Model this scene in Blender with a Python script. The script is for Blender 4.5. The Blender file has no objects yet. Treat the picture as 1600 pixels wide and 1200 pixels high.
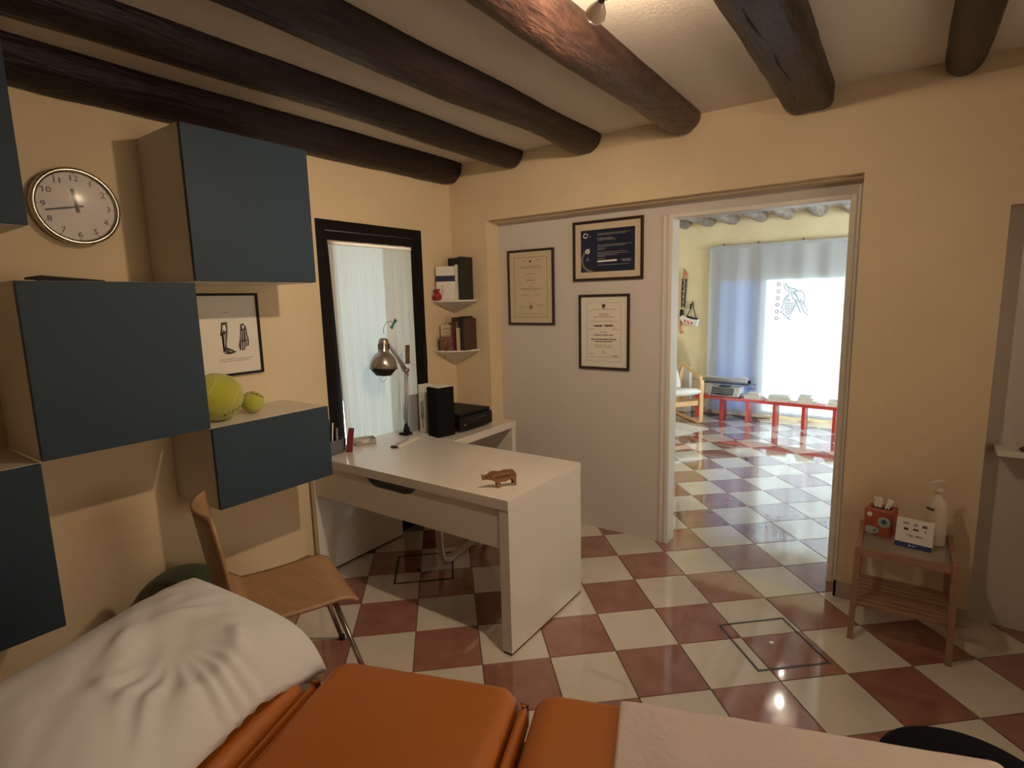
import bpy, bmesh, math, random
from mathutils import Vector, Matrix, noise, Euler
C = bpy.context.scene.collection
PI = math.pi
random.seed(7)

# ------------------------------------------------------------------ camera
cd = bpy.data.cameras.new('camera'); cam = bpy.data.objects.new('camera', cd); C.objects.link(cam)
cd.sensor_width = 36; cd.lens = 864.62 / 1600 * 36; cd.clip_start = .02
yaw, pit, rol = -.614219, .1512605, -.0250586
fw = Vector((math.sin(yaw)*math.cos(pit), math.cos(yaw)*math.cos(pit), -math.sin(pit)))
r0 = Vector((math.cos(yaw), -math.sin(yaw), 0)); u0 = r0.cross(fw)
rt = math.cos(rol)*r0 + math.sin(rol)*u0; up = -math.sin(rol)*r0 + math.cos(rol)*u0
cam.matrix_world = Matrix(((rt.x, up.x, -fw.x, 0), (rt.y, up.y, -fw.y, 0), (rt.z, up.z, -fw.z, 1.582), (0, 0, 0, 1)))
bpy.context.scene.camera = cam

# ------------------------------------------------------------------ light
w = bpy.data.worlds.new('sky'); bpy.context.scene.world = w; w.use_nodes = True
bg = w.node_tree.nodes['Background']; bg.inputs[0].default_value = (.88, .95, 1, 1); bg.inputs[1].default_value = 22.0
vs = bpy.context.scene.view_settings
vs.view_transform = 'Standard'; vs.look = 'None'; vs.exposure = 0.0; vs.gamma = 1.0; vs.use_curve_mapping = False
BULB = 1020.0        # radiance of the ceiling spotlight bulb
BULB_COL = (1, .76, .52)
XRW = 1.75
def portal(loc, rot, sx, sy):
    l = bpy.data.lights.new('window_portal', 'AREA'); l.shape = 'RECTANGLE'; l.size = sx; l.size_y = sy
    l.cycles.is_portal = True
    o = bpy.data.objects.new('window_portal', l); o.location = loc; o.rotation_euler = rot; C.objects.link(o)
portal((-.72, 7.85, .95), (-PI/2, 0, 0), 2.4, 1.8)       # far window
portal((XRW+.2, 1.6, 1.475), (0, PI/2, 0), 1.25, 1.4)      # added window beside the camera, for fill light
portal((-3.1, 2.43, 1.03), (0, -PI/2, 0), 2.1, .9)       # balcony door
portal((XRW+.2, 6.42, 1.4), (0, PI/2, 0), 1.6, 1.85)       # added side window that brightens the far room
sl_ = bpy.data.lights.new('spotlight_beam', 'SPOT'); sl_.energy = 46; sl_.color = BULB_COL; sl_.spot_size = math.radians(125); sl_.spot_blend = .9; sl_.shadow_soft_size = .022
so_ = bpy.data.objects.new('spotlight_beam', sl_); so_.location = (-.745, 1.57, 2.39); C.objects.link(so_)
so_.rotation_euler = Vector((-1.45, .95, -1.25)).to_track_quat('-Z', 'Y').to_euler()

# ------------------------------------------------------------------ materials
def mat(name, col, rough=.5, metal=0, var=0, vs_=6, bump=0, bs=60, spec=.5, trans=0, alpha=1, emit=0, coat=0, stretch=None, rnd=0, col2=None, ior=1.5, sheen=0):
    m = bpy.data.materials.new(name); m.use_nodes = True
    nt = m.node_tree; N = nt.nodes; L = nt.links; p = N['Principled BSDF']
    p.inputs['Base Color'].default_value = (*col, 1); p.inputs['Roughness'].default_value = rough
    p.inputs['Metallic'].default_value = metal; p.inputs['Specular IOR Level'].default_value = spec
    p.inputs['IOR'].default_value = ior
    if trans: p.inputs['Transmission Weight'].default_value = trans
    if coat: p.inputs['Coat Weight'].default_value = coat; p.inputs['Coat Roughness'].default_value = .03; p.inputs['Coat IOR'].default_value = 1.6
    if sheen: p.inputs['Sheen Weight'].default_value = sheen
    if alpha < 1: p.inputs['Alpha'].default_value = alpha
    if emit: p.inputs['Emission Color'].default_value = (*col, 1); p.inputs['Emission Strength'].default_value = emit
    tc = None
    if var or bump:
        tc = N.new('ShaderNodeTexCoord'); mp = N.new('ShaderNodeMapping'); L.new(tc.outputs['Object'], mp.inputs[0])
        if stretch: mp.inputs['Scale'].default_value = stretch
        src = mp.outputs[0]
    if var:
        n = N.new('ShaderNodeTexNoise'); n.inputs['Scale'].default_value = vs_; n.inputs['Detail'].default_value = 6; n.inputs['Roughness'].default_value = .62
        L.new(src, n.inputs['Vector'])
        mx = N.new('ShaderNodeMix'); mx.data_type = 'RGBA'
        c2 = col2 or tuple(min(1, c*(1+var)) for c in col); c1 = col if col2 else tuple(c*(1-var) for c in col)
        mx.inputs[6].default_value = (*c1, 1); mx.inputs[7].default_value = (*c2, 1)
        cr = N.new('ShaderNodeMapRange'); cr.inputs[1].default_value = .33; cr.inputs[2].default_value = .68
        L.new(n.outputs['Fac'], cr.inputs[0]); L.new(cr.outputs[0], mx.inputs[0])
        out = mx.outputs[2]
        if rnd:
            oi = N.new('ShaderNodeObjectInfo'); hs = N.new('ShaderNodeHueSaturation'); mr = N.new('ShaderNodeMapRange')
            mr.inputs[3].default_value = 1-rnd; mr.inputs[4].default_value = 1+rnd
            L.new(oi.outputs['Random'], mr.inputs[0]); L.new(mr.outputs[0], hs.inputs['Value']); L.new(out, hs.inputs['Color']); out = hs.outputs[0]
            # shift the pattern per tile so that no two look the same
            va = N.new('ShaderNodeVectorMath'); va.operation = 'ADD'; vm = N.new('ShaderNodeVectorMath'); vm.operation = 'SCALE'
            cx = N.new('ShaderNodeCombineXYZ'); L.new(oi.outputs['Random'], cx.inputs[0]); L.new(oi.outputs['Random'], cx.inputs[1])
            L.new(cx.outputs[0], vm.inputs[0]); vm.inputs['Scale'].default_value = 40
            L.new(src, va.inputs[0]); L.new(vm.outputs[0], va.inputs[1]); L.new(va.outputs[0], n.inputs['Vector'])
        L.new(out, p.inputs['Base Color'])
    if bump:
        n = N.new('ShaderNodeTexNoise'); n.inputs['Scale'].default_value = bs; n.inputs['Detail'].default_value = 5
        L.new(src, n.inputs['Vector']); b = N.new('ShaderNodeBump'); b.inputs['Strength'].default_value = bump; b.inputs['Distance'].default_value = .01
        L.new(n.outputs['Fac'], b.inputs['Height']); L.new(b.outputs[0], p.inputs['Normal'])
    return m
def cloth(name, col, tr, sheer=0, diff=.5, tcol=None):
    """curtain: part reflects, part lets diffuse light through, a little is see-through"""
    m = bpy.data.materials.new(name); m.use_nodes = True; nt = m.node_tree; N = nt.nodes; L = nt.links; N.clear()
    o = N.new('ShaderNodeOutputMaterial'); d = N.new('ShaderNodeBsdfDiffuse'); t = N.new('ShaderNodeBsdfTranslucent')
    d.inputs[0].default_value = (*col, 1); t.inputs[0].default_value = (*(tcol or col), 1)
    a = N.new('ShaderNodeMixShader'); a.inputs[0].default_value = tr; L.new(d.outputs[0], a.inputs[1]); L.new(t.outputs[0], a.inputs[2])
    x = N.new('ShaderNodeBsdfTransparent'); b = N.new('ShaderNodeMixShader'); b.inputs[0].default_value = sheer
    L.new(a.outputs[0], b.inputs[1]); L.new(x.outputs[0], b.inputs[2]); L.new(b.outputs[0], o.inputs[0])
    return m
def pane_mat(name, col=(1, 1, 1), refl=.08):
    m = bpy.data.materials.new(name); m.use_nodes = True; nt = m.node_tree; N = nt.nodes; L = nt.links; N.clear()
    o = N.new('ShaderNodeOutputMaterial'); t = N.new('ShaderNodeBsdfTransparent'); t.inputs[0].default_value = (*col, 1)
    g = N.new('ShaderNodeBsdfGlossy'); g.inputs['Roughness'].default_value = .03
    f = N.new('ShaderNodeFresnel'); f.inputs[0].default_value = 1.45
    a = N.new('ShaderNodeMixShader'); L.new(f.outputs[0], a.inputs[0]); L.new(t.outputs[0], a.inputs[1]); L.new(g.outputs[0], a.inputs[2]); L.new(a.outputs[0], o.inputs[0])
    return m

M = {}
M['wall'] = mat('yellow_plaster', (.70, .56, .365), .85, var=.035, vs_=2.5, bump=.18, bs=45, spec=.2)
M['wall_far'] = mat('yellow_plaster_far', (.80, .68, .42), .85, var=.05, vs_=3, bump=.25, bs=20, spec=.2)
M['ceil'] = mat('ceiling_plaster', (.66, .60, .52), .9, var=.03, vs_=2, bump=.1, bs=40, spec=.1)
M['panel'] = mat('white_wall_paint', (.62, .57, .52), .65, var=.015, vs_=3, bump=.06, bs=80, spec=.3)
M['white_trim'] = mat('white_trim_paint', (.74, .70, .62), .4)
M['base'] = mat('grey_tile_baseboard', (.42, .33, .26), .35, var=.08, vs_=9)
M['base_brown'] = mat('brown_baseboard', (.26, .15, .09), .45, var=.1, vs_=8)
M['grout'] = mat('dark_grout', (.10, .06, .045), .85)
M['tile_red'] = mat('red_tile', (.25, .095, .068), .07, spec=.6, coat=1, var=1, vs_=7, rnd=.1, col2=(.33, .15, .11), bump=.012, bs=10)
M['tile_cream'] = mat('cream_tile', (.60, .545, .46), .06, spec=.6, coat=1, var=1, vs_=4, rnd=.04, col2=(.68, .62, .53), bump=.010, bs=10)
M['beam_lit'] = mat('lamplit_beam_wood', (.022, .011, .008), .36, var=1, vs_=9, col2=(.085, .042, .030), bump=1, bs=16, stretch=(4, 1, 4))  # browner copy of the beam wood, lamp light put into its colour
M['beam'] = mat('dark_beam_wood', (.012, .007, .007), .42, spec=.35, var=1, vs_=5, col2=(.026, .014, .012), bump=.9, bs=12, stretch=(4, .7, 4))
M['beam_far'] = mat('glare_pale_beam_wood', (.13, .105, .085), .5, var=1, vs_=5, col2=(.34, .29, .25), bump=.8, bs=12, stretch=(4, .8, 4))  # dark wood made paler, window glare put into its colour
M['crack'] = mat('beam_crack', (.006, .003, .002), .9)
M['blue'] = mat('slate_blue_laminate', (.039, .062, .086), .45, bump=.03, bs=300, spec=.14)
M['carcass'] = mat('white_laminate', (.66, .60, .50), .4)
M['desk'] = mat('white_desk_laminate', (.74, .68, .60), .30, spec=.4, coat=.55)
M['desk'].node_tree.nodes['Principled BSDF'].inputs['Coat Roughness'].default_value = .10
M['dark_frame'] = mat('dark_brown_window_frame', (.010, .008, .008), .6, spec=.12)
M['black'] = mat('black_plastic', (.011, .010, .010), .55, spec=.2)
M['black_gloss'] = mat('glossy_black_plastic', (.010, .009, .009), .25, spec=.35)
M['black_cloth'] = mat('black_upholstery', (.006, .006, .009), .9, spec=.1, bump=.2, bs=400)
M['black_matte'] = mat('matte_black_plastic', (.009, .008, .008), .7, spec=.08)
M['picframe'] = mat('dark_wood_frame', (.030, .015, .008), .4)
M['paper'] = mat('white_paper', (.74, .69, .60), .7)
M['paper_cream'] = mat('cream_paper', (.60, .50, .34), .7)
M['mount'] = mat('beige_mount', (.62, .50, .36), .7)
M['ink'] = mat('dark_ink', (.05, .035, .03), .7)
M['ink_soft'] = mat('faded_ink', (.26, .19, .13), .7)
M['navy'] = mat('navy_print', (.012, .018, .045), .4, var=.3, vs_=4)
M['print_grey'] = mat('grey_print', (.32, .31, .33), .6)
M['print_arc'] = mat('taupe_print', (.19, .15, .12), .6)
M['print_white'] = mat('white_print', (.72, .72, .70), .6)
M['orange'] = mat('orange_leatherette', (.50, .15, .018), .42, var=.05, vs_=3, bump=.12, bs=260, spec=.4)
M['linen'] = mat('white_linen', (.80, .77, .75), .8, bump=.08, bs=300, sheen=.15)
M['sheet'] = mat('pale_paper_sheet', (.72, .61, .53), .75, bump=.25, bs=60)
M['ply'] = mat('beech_plywood', (.40, .23, .115), .42, var=.12, vs_=5, stretch=(1, 9, 9))
M['ply_edge'] = mat('beech_edge', (.30, .17, .08), .5)
M['birch'] = mat('light_birch', (.66, .40, .17), .4, var=.08, vs_=5)
M['bentwhite'] = mat('white_bentwood', (.60, .50, .38), .45)
M['chrome'] = mat('brushed_steel', (.42, .38, .34), .28, metal=1)
M['silver'] = mat('silver_lamp_paint', (.42, .38, .34), .32, metal=.8)
M['brass'] = mat('gold_rim', (.46, .42, .33), .22, metal=1)
M['clock_face'] = mat('silver_clock_face', (.33, .285, .255), .42, metal=.25, var=.04, vs_=8)
M['numeral'] = mat('brown_numeral', (.10, .045, .03), .6)
M['hand'] = mat('dark_clock_hand', (.02, .01, .006), .5)
M['tennis'] = mat('tennis_felt', (.50, .50, .045), .95, var=.08, vs_=12, bump=.7, bs=260, sheen=.4)
M['seam'] = mat('felt_seam', (.62, .60, .22), .9)
M['green_ball'] = mat('dark_green_rubber', (.05, .075, .05), .5)
M['walnut'] = mat('laser_cut_wood', (.22, .10, .045), .6, var=.2, vs_=30, stretch=(1, 1, 7))
M['walnut_dark'] = mat('burnt_wood_edge', (.045, .018, .008), .7)
M['slat'] = mat('bamboo_wood', (.30, .165, .095), .5, var=.15, vs_=6, stretch=(1, 8, 8))
M['glass_top'] = mat('table_glass', (.42, .40, .36), .04, trans=.0, alpha=.25, spec=.6)
M['redpaint'] = mat('red_lacquer', (.62, .045, .03), .3)
M['red'] = mat('red_thing', (.16, .012, .010), .7)
M['cushion'] = mat('white_cushion', (.78, .74, .66), .85, bump=.2, bs=200)
M['typer'] = mat('grey_typewriter_enamel', (.52, .53, .50), .35)
M['key'] = mat('pale_keys', (.50, .52, .49), .5)
M['darkgrey'] = mat('dark_grey_metal', (.05, .05, .05), .4)
M['magazine'] = mat('magazine_cover', (.55, .57, .53), .4, var=.25, vs_=6)
M['magazine2'] = mat('magazine_cover_pale', (.78, .78, .72), .4, var=.12, vs_=6)
M['magazine3'] = mat('magazine_cover_green', (.30, .34, .28), .4, var=.2, vs_=6)
M['rug'] = mat('white_slat', (.85, .80, .68), .6)
M['rope'] = mat('dark_green_rope', (.03, .04, .025), .8)
M['orange_strap'] = mat('orange_strap', (.60, .20, .09), .7)
M['book_navy'] = mat('navy_cover', (.02, .03, .09), .5)
M['book_black'] = mat('black_cover', (.015, .014, .015), .5)
M['book_red'] = mat('burgundy_cover', (.14, .025, .03), .5)
M['book_olive'] = mat('olive_cover', (.13, .12, .05), .5)
M['book_cream'] = mat('cream_cover', (.58, .46, .28), .6)
M['book_brown'] = mat('brown_cover', (.07, .03, .02), .5)
M['photo_red'] = mat('dark_red_patterned_card', (.16, .07, .05), .5, var=.6, vs_=40)
M['bag'] = mat('red_organza', (.35, .02, .015), .7, bump=.8, bs=90)
M['clearbox'] = mat('clear_acrylic', (.45, .41, .34), .1, alpha=.75)
M['greybox'] = mat('grey_pen_holder', (.10, .095, .11), .5)
M['teal'] = mat('teal_plastic', (.02, .13, .16), .5)
M['wood_dark'] = mat('brown_wood_slip', (.13, .07, .03), .6, var=.2, vs_=15)
M['tissue_red'] = mat('red_carton', (.36, .085, .045), .55, var=.25, vs_=14)
M['tissue_blue'] = mat('pale_blue_print', (.40, .45, .44), .6)
M['bottle'] = mat('milky_plastic', (.72, .60, .50), .3, alpha=.8)
M['sign_blue'] = mat('blue_print', (.02, .05, .16), .5)
M['glassglow'] = mat('spot_glass', (.62, .54, .45), .12, alpha=.85)
M['bronze'] = mat('bronze_metal', (.055, .035, .022), .35, metal=.6)
M['light_metal'] = mat('satin_metal', (.7, .62, .5), .25, metal=1)
M['curtain_near'] = cloth('door_curtain', (.80, .82, .78), .35, .0, tcol=(.110, .122, .118))
M['curtain_dimmer'] = cloth('curtain_dimmer', (.80, .74, .68), .6, .0, tcol=(.75, .68, .62))  # for the added layer that dims the right part of the curtain
M['curtain_lining'] = cloth('door_curtain_hem', (.70, .60, .50), .5, .0)
M['curtain_far'] = cloth('sheer_curtain', (.93, .95, .96), .5, .03, tcol=(.12, .14, .15))
_nt = M['curtain_far'].node_tree; _t = [n for n in _nt.nodes if n.type == 'BSDF_TRANSLUCENT'][0]   # fold shading put into the translucent colour as upright streaks
_c = _nt.nodes.new('ShaderNodeTexCoord'); _m = _nt.nodes.new('ShaderNodeMapping'); _m.inputs['Scale'].default_value = (7, 7, .12)
_n = _nt.nodes.new('ShaderNodeTexNoise'); _n.inputs['Scale'].default_value = 1.6; _n.inputs['Detail'].default_value = 3
_r = _nt.nodes.new('ShaderNodeValToRGB'); _r.color_ramp.elements[0].position = .36; _r.color_ramp.elements[1].position = .62
_r.color_ramp.elements[0].color = (.050, .080, .096, 1); _r.color_ramp.elements[1].color = (.135, .152, .162, 1)
for a_, b_ in ((_c.outputs['Object'], _m.inputs[0]), (_m.outputs[0], _n.inputs['Vector']), (_n.outputs['Fac'], _r.inputs[0]), (_r.outputs[0], _t.inputs[0])): _nt.links.new(a_, b_)
M['pane'] = pane_mat('window_glass', (.93, .97, .97))
M['pane_fill'] = pane_mat('fill_window_glass', (.54, .465, .385))  # tint sets the fill light from the added near window
M['pane_added_blue'] = pane_mat('added_blue_glass', (.09, .27, .46))  # for the added pane behind the curtain's blue glow
M['decal'] = mat('grey_line_decal', (.34, .36, .40), .7)
M['decal_red'] = mat('dull_red_decal', (.42, .20, .22), .7)
M['outside'] = mat('pale_terrace', (.5, .5, .48), .8)

# ------------------------------------------------------------------ mesh helpers
class MB:
    def __init__(s): s.bm = bmesh.new()
    def box(s, x0, x1, y0, y1, z0, z1, mtx=None):
        v = [s.bm.verts.new((x, y, z)) for x in (x0, x1) for y in (y0, y1) for z in (z0, z1)]
        for f in ((0, 1, 3, 2), (4, 6, 7, 5), (0, 4, 5, 1), (2, 3, 7, 6), (0, 2, 6, 4), (1, 5, 7, 3)): s.bm.faces.new([v[i] for i in f])
        if mtx: bmesh.ops.transform(s.bm, matrix=mtx, verts=v)
        return s
    def tube(s, pts, r, seg=10, cap=True, flat=None, closed=False):
        pts = [Vector(p) for p in pts]; n = len(pts); rings = []; prev = None
        for i, p in enumerate(pts):
            a = pts[(i-1) % n] if (closed or i > 0) else p; b = pts[(i+1) % n] if (closed or i < n-1) else p
            t = (b-a).normalized()
            if prev is None:
                h = Vector((0, 0, 1)) if abs(t.z) < .9 else Vector((1, 0, 0)); u = t.cross(h).normalized()
            else: u = (prev - t*prev.dot(t)).normalized()
            prev = u; v = t.cross(u); rr = r[i] if isinstance(r, (list, tuple)) else r
            ru, rv = (rr, rr) if not flat else (rr*flat[0], rr*flat[1])
            rings.append([s.bm.verts.new(p + u*math.cos(2*PI*k/seg)*ru + v*math.sin(2*PI*k/seg)*rv) for k in range(seg)])
        m = n if closed else n-1
        for i in range(m):
            A, B = rings[i], rings[(i+1) % n]
            for k in range(seg): s.bm.faces.new((A[k], A[(k+1) % seg], B[(k+1) % seg], B[k]))
        if cap and not closed: s.bm.faces.new(rings[0][::-1]); s.bm.faces.new(rings[-1])
        return s
    def lathe(s, prof, seg=32, mtx=None, cap=False):
        rings = []; vv = []
        for r, z in prof:
            if r < 1e-6: q = [s.bm.verts.new((0, 0, z))]
            else: q = [s.bm.verts.new((r*math.cos(2*PI*k/seg), r*math.sin(2*PI*k/seg), z)) for k in range(seg)]
            rings.append(q); vv += q
        for A, B in zip(rings, rings[1:]):
            for k in range(seg):
                k2 = (k+1) % seg
                if len(A) == 1 and len(B) == 1: continue
                if len(A) == 1: s.bm.faces.new((A[0], B[k2], B[k]))
                elif len(B) == 1: s.bm.faces.new((A[k], A[k2], B[0]))
                else: s.bm.faces.new((A[k], A[k2], B[k2], B[k]))
        if cap:
            for q in (rings[0], rings[-1]):
                if len(q) > 2: s.bm.faces.new(q)
        if mtx: bmesh.ops.transform(s.bm, matrix=mtx, verts=vv)
        return s
    def prism(s, poly, d, mtx=None):
        """poly in local xy, extruded along local z from 0 to d"""
        a = [s.bm.verts.new((x, y, 0)) for x, y in poly]; b = [s.bm.verts.new((x, y, d)) for x, y in poly]; n = len(poly)
        s.bm.faces.new(a[::-1]); s.bm.faces.new(b)
        for i in range(n): s.bm.faces.new((a[i], a[(i+1) % n], b[(i+1) % n], b[i]))
        if mtx: bmesh.ops.transform(s.bm, matrix=mtx, verts=a+b)
        return s
    def grid(s, f, nu, nv, wrap=False):
        V = [[s.bm.verts.new(f(i/(nu-1), j/(nv-1))) for j in range(nv)] for i in range(nu)]
        for i in range(nu-1):
            for j in range(nv-1): s.bm.faces.new((V[i][j], V[i+1][j], V[i+1][j+1], V[i][j+1]))
        return s
    def build(s, name, m, parent=None, smooth=False, bevel=0, solid=0, sub=0, seg=2, kind=None, label=None):
        bmesh.ops.recalc_face_normals(s.bm, faces=s.bm.faces)
        me = bpy.data.meshes.new(name); s.bm.to_mesh(me); s.bm.free()
        me.materials.append(M[m] if isinstance(m, str) else m)
        o = bpy.data.objects.new(name, me); C.objects.link(o)
        if smooth:
            for p in me.polygons: p.use_smooth = True
        if solid: md = o.modifiers.new('s', 'SOLIDIFY'); md.thickness = solid; md.offset = 0
        if bevel:
            md = o.modifiers.new('b', 'BEVEL'); md.width = bevel; md.segments = seg; md.limit_method = 'ANGLE'; md.angle_limit = .6
            for p in me.polygons: p.use_smooth = True
            wn = o.modifiers.new('w', 'WEIGHTED_NORMAL'); wn.keep_sharp = False
        if sub: md = o.modifiers.new('u', 'SUBSURF'); md.levels = sub; md.render_levels = sub
        if parent: o.parent = parent; o.matrix_parent_inverse = parent.matrix_world.inverted()
        if kind: o['kind'] = kind
        if label: o['label'] = label
        return o
def thing(name, label, cat, loc=(0, 0, 0), rotz=0, group=None):
    o = bpy.data.objects.new(name, None); o.empty_display_size = .05; C.objects.link(o)
    o.location = loc; o.rotation_euler = (0, 0, rotz); o['label'] = label; o['category'] = cat
    if group: o['group'] = group
    o.matrix_world = Matrix.Translation(loc) @ Matrix.Rotation(rotz, 4, 'Z')
    return o
def tag(o, label, cat, group=None):
    o['label'] = label; o['category'] = cat
    if group: o['group'] = group
    return o
def struct(name, mb, m, parent=None, **k):
    o = mb.build(name, m, parent, **k)
    if not parent: o['kind'] = 'structure'
    return o
def frame_mtx(o, x, y):
    x = Vector(x).normalized(); y = Vector(y).normalized(); z = x.cross(y)
    return Matrix(((x.x, y.x, z.x, o[0]), (x.y, y.y, z.y, o[1]), (x.z, y.z, z.z, o[2]), (0, 0, 0, 1)))
def text(s, size, o, x, y, m, parent, name='lettering', ext=.0004, sx=1, align='CENTER'):
    cu = bpy.data.curves.new('t', 'FONT'); cu.body = s; cu.size = size; cu.align_x = align; cu.align_y = 'CENTER'; cu.extrude = ext; cu.resolution_u = 3
    t = bpy.data.objects.new('t', cu); C.objects.link(t); bpy.context.view_layer.update()
    me = bpy.data.meshes.new_from_object(t.evaluated_get(bpy.context.evaluated_depsgraph_get())); bpy.data.objects.remove(t)
    me.transform(frame_mtx(o, x, y) @ Matrix.Diagonal((sx, 1, 1, 1))); me.materials.clear(); me.materials.append(M[m]); me.name = name
    ob = bpy.data.objects.new(name, me); C.objects.link(ob)
    if parent: ob.parent = parent; ob.matrix_parent_inverse = parent.matrix_world.inverted()
    return ob
def arc(c, r, a0, a1, n, ax='xz'):
    out = []
    for i in range(n+1):
        a = math.radians(a0+(a1-a0)*i/n); u, v = r*math.cos(a), r*math.sin(a)
        out.append((c[0]+u, c[1], c[2]+v) if ax == 'xz' else (c[0]+u, c[1]+v, c[2]) if ax == 'xy' else (c[0], c[1]+u, c[2]+v))
    return out
def copy_tree(o, parent=None, loc=None, rotz=None):
    c = o.copy(); C.objects.link(c)
    if parent: c.parent = parent
    for ch in list(o.children):
        copy_tree(ch, c)
    return c

XW, YW, YP, ZC = -2.757, 3.18, 3.32, 2.543      # left wall, back wall, partition, ceiling
YF = 7.55                                        # far wall of the next room
XR, Y0 = 1.75, -1.5

# ------------------------------------------------------------------ structure
S = .302; TH = .7366407; TX, TY = -3.722240*S, 10.608093*S; cT, sT = math.cos(TH), math.sin(TH)
def gp(i, j): return Vector((TX+(cT*i+sT*j)*S, TY+(sT*i-cT*j)*S, 0))
fl = struct('floor', MB().box(-4.3, XR, Y0, YF+.1, -.06, -.0035), 'grout')
def tile_mb(mb, off=Vector((0, 0, 0))):
    g = .0022; a = gp(0, 0); ex = gp(1, 0)-a; ey = gp(0, 1)-a; u = ex.normalized(); v = ey.normalized()
    P = [u*g+v*g, ex-u*g+v*g, ex+ey-u*g-v*g, ey+u*g-v*g]
    I = [p + (ex*.5+ey*.5-p).normalized()*.0016 for p in P]
    lo = [mb.bm.verts.new(off+p+Vector((0, 0, -.008))) for p in P]; mi = [mb.bm.verts.new(off+p+Vector((0, 0, -.0009))) for p in P]
    hi = [mb.bm.verts.new(off+p) for p in I]
    for k in range(4):
        n = (k+1) % 4; mb.bm.faces.new((lo[k], lo[n], mi[n], mi[k])); mb.bm.faces.new((mi[k], mi[n], hi[n], hi[k]))
    mb.bm.faces.new(hi)
    return mb
tmesh = {}
for k in ('tile_red', 'tile_cream'):
    t = tile_mb(MB()).build('tile', k); tmesh[k] = t.data; bpy.data.objects.remove(t)
cand = []
R3 = cam.matrix_world.to_3x3().transposed(); co = Vector((0, 0, 1.582))
for i in range(-22, 24):
    for j in range(-22, 24):
        c = (gp(i, j)+gp(i+1, j+1))/2
        if not (-3.4 < c.x < XR-.1 and Y0+.1 < c.y < YF-.05): continue
        if c.y < YP and c.x < XW-.1: continue
        q = R3 @ (c-co); d = -q.z
        vis = d > .2 and abs(q.x/d) < .98 and -.76 < q.y/d < .76
        if c.y > YP+.1:   # only what shows through the doorway
            sx = -co.y; t_ = (YP)/(c.y); xx = c.x*t_
            vis = vis and -1.45 < xx < .02
        cand.append((0 if vis else 1, (c-co).length, i, j))
cand.sort(); rest = {'tile_red': MB(), 'tile_cream': MB()}
for n, (v, d, i, j) in enumerate(cand):
    k = 'tile_red' if (i+j) % 2 else 'tile_cream'
    if n < 290 and v == 0:
        o = bpy.data.objects.new('tile', tmesh[k]); o.location = gp(i, j); C.objects.link(o); o.parent = fl
    else: tile_mb(rest[k], gp(i, j))
for k, mb in rest.items(): mb.build('tile_field', k, fl, kind='stuff')

struct('ceiling', MB().box(-4.3, XR, Y0, YF+.1, ZC, ZC+.1), 'ceil')
# left wall with the balcony door opening y 2.013..2.862, z 0..2.066
wl = MB(); wl.box(XW-.3, XW, Y0, 2.013, 0, ZC).box(XW-.3, XW, 2.862, YW+.2, 0, ZC).box(XW-.3, XW, 2.013, 2.862, 2.066, ZC)
struct('wall_left', wl, 'wall')
# back wall: left pier, lintel, pier, lintel above the second recess, right piece
wb = MB(); wb.box(XW, -2.43, YW, YP+.1, 0, ZC).box(-2.43, -.19, YW, YP+.1, 2.132, ZC).box(-.19, .343, YW, YP+.1, 0, ZC)
wb.box(.343, 1.2, YW, YP+.1, 1.925, ZC).box(1.2, XR, YW, YP+.1, 0, ZC)
struct('wall_back', wb, 'wall')
wp = MB(); wp.box(-2.43, -1.172, YP, YP+.1, 0, 2.132).box(-1.172, -.222, YP, YP+.1, 2.060, 2.132).box(-.222, -.19, YP, YP+.1, 0, 2.132)
struct('wall_partition', wp, 'panel')
struct('wall_right', MB().box(XR, XR+.15, Y0, .9, 0, ZC).box(XR, XR+.15, 2.3, 5.5, 0, ZC).box(XR, XR+.15, .9, 2.3, 0, .85).box(XR, XR+.15, .9, 2.3, 2.1, ZC), 'wall')
w4 = struct('added_window_near', MB().box(XR+.03, XR+.09, .9, .96, .85, 2.1).box(XR+.03, XR+.09, 2.24, 2.3, .85, 2.1).box(XR+.03, XR+.09, .96, 2.24, .85, .91).box(XR+.03, XR+.09, .96, 2.24, 2.04, 2.1), 'white_trim')  # unseen window added to brighten the desk side and the foreground
MB().box(XR+.055, XR+.06, .96, 2.24, .91, 2.04).build('pane', 'pane_fill', w4)
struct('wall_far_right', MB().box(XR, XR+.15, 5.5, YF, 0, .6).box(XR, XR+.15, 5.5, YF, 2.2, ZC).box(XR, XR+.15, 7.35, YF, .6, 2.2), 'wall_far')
w3 = struct('added_window_far', MB().box(XR+.03, XR+.09, 5.5, 5.56, .6, 2.2).box(XR+.03, XR+.09, 7.29, 7.35, .6, 2.2).box(XR+.03, XR+.09, 5.56, 7.29, .6, .66).box(XR+.03, XR+.09, 5.56, 7.29, 2.14, 2.2), 'white_trim')  # unseen window added to light the far room
MB().box(XR+.055, XR+.06, 5.56, 7.29, .66, 2.14).build('pane', 'pane', w3)
struct('wall_front', MB().box(XW-.3, XR, Y0-.15, Y0, 0, ZC), 'wall')
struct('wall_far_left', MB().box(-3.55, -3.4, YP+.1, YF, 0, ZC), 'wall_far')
# far wall with window opening x -2.02..-1.50 (added blue pane) and -1.45..+.45
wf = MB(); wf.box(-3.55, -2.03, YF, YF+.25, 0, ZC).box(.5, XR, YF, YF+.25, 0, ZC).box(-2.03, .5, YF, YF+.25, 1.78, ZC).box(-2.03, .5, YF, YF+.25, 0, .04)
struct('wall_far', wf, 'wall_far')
wfr = MB(); wfr.box(-4.3, -3.4, YP, YP+.1, 0, ZC)
struct('wall_back_outer', wfr, 'wall')
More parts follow.
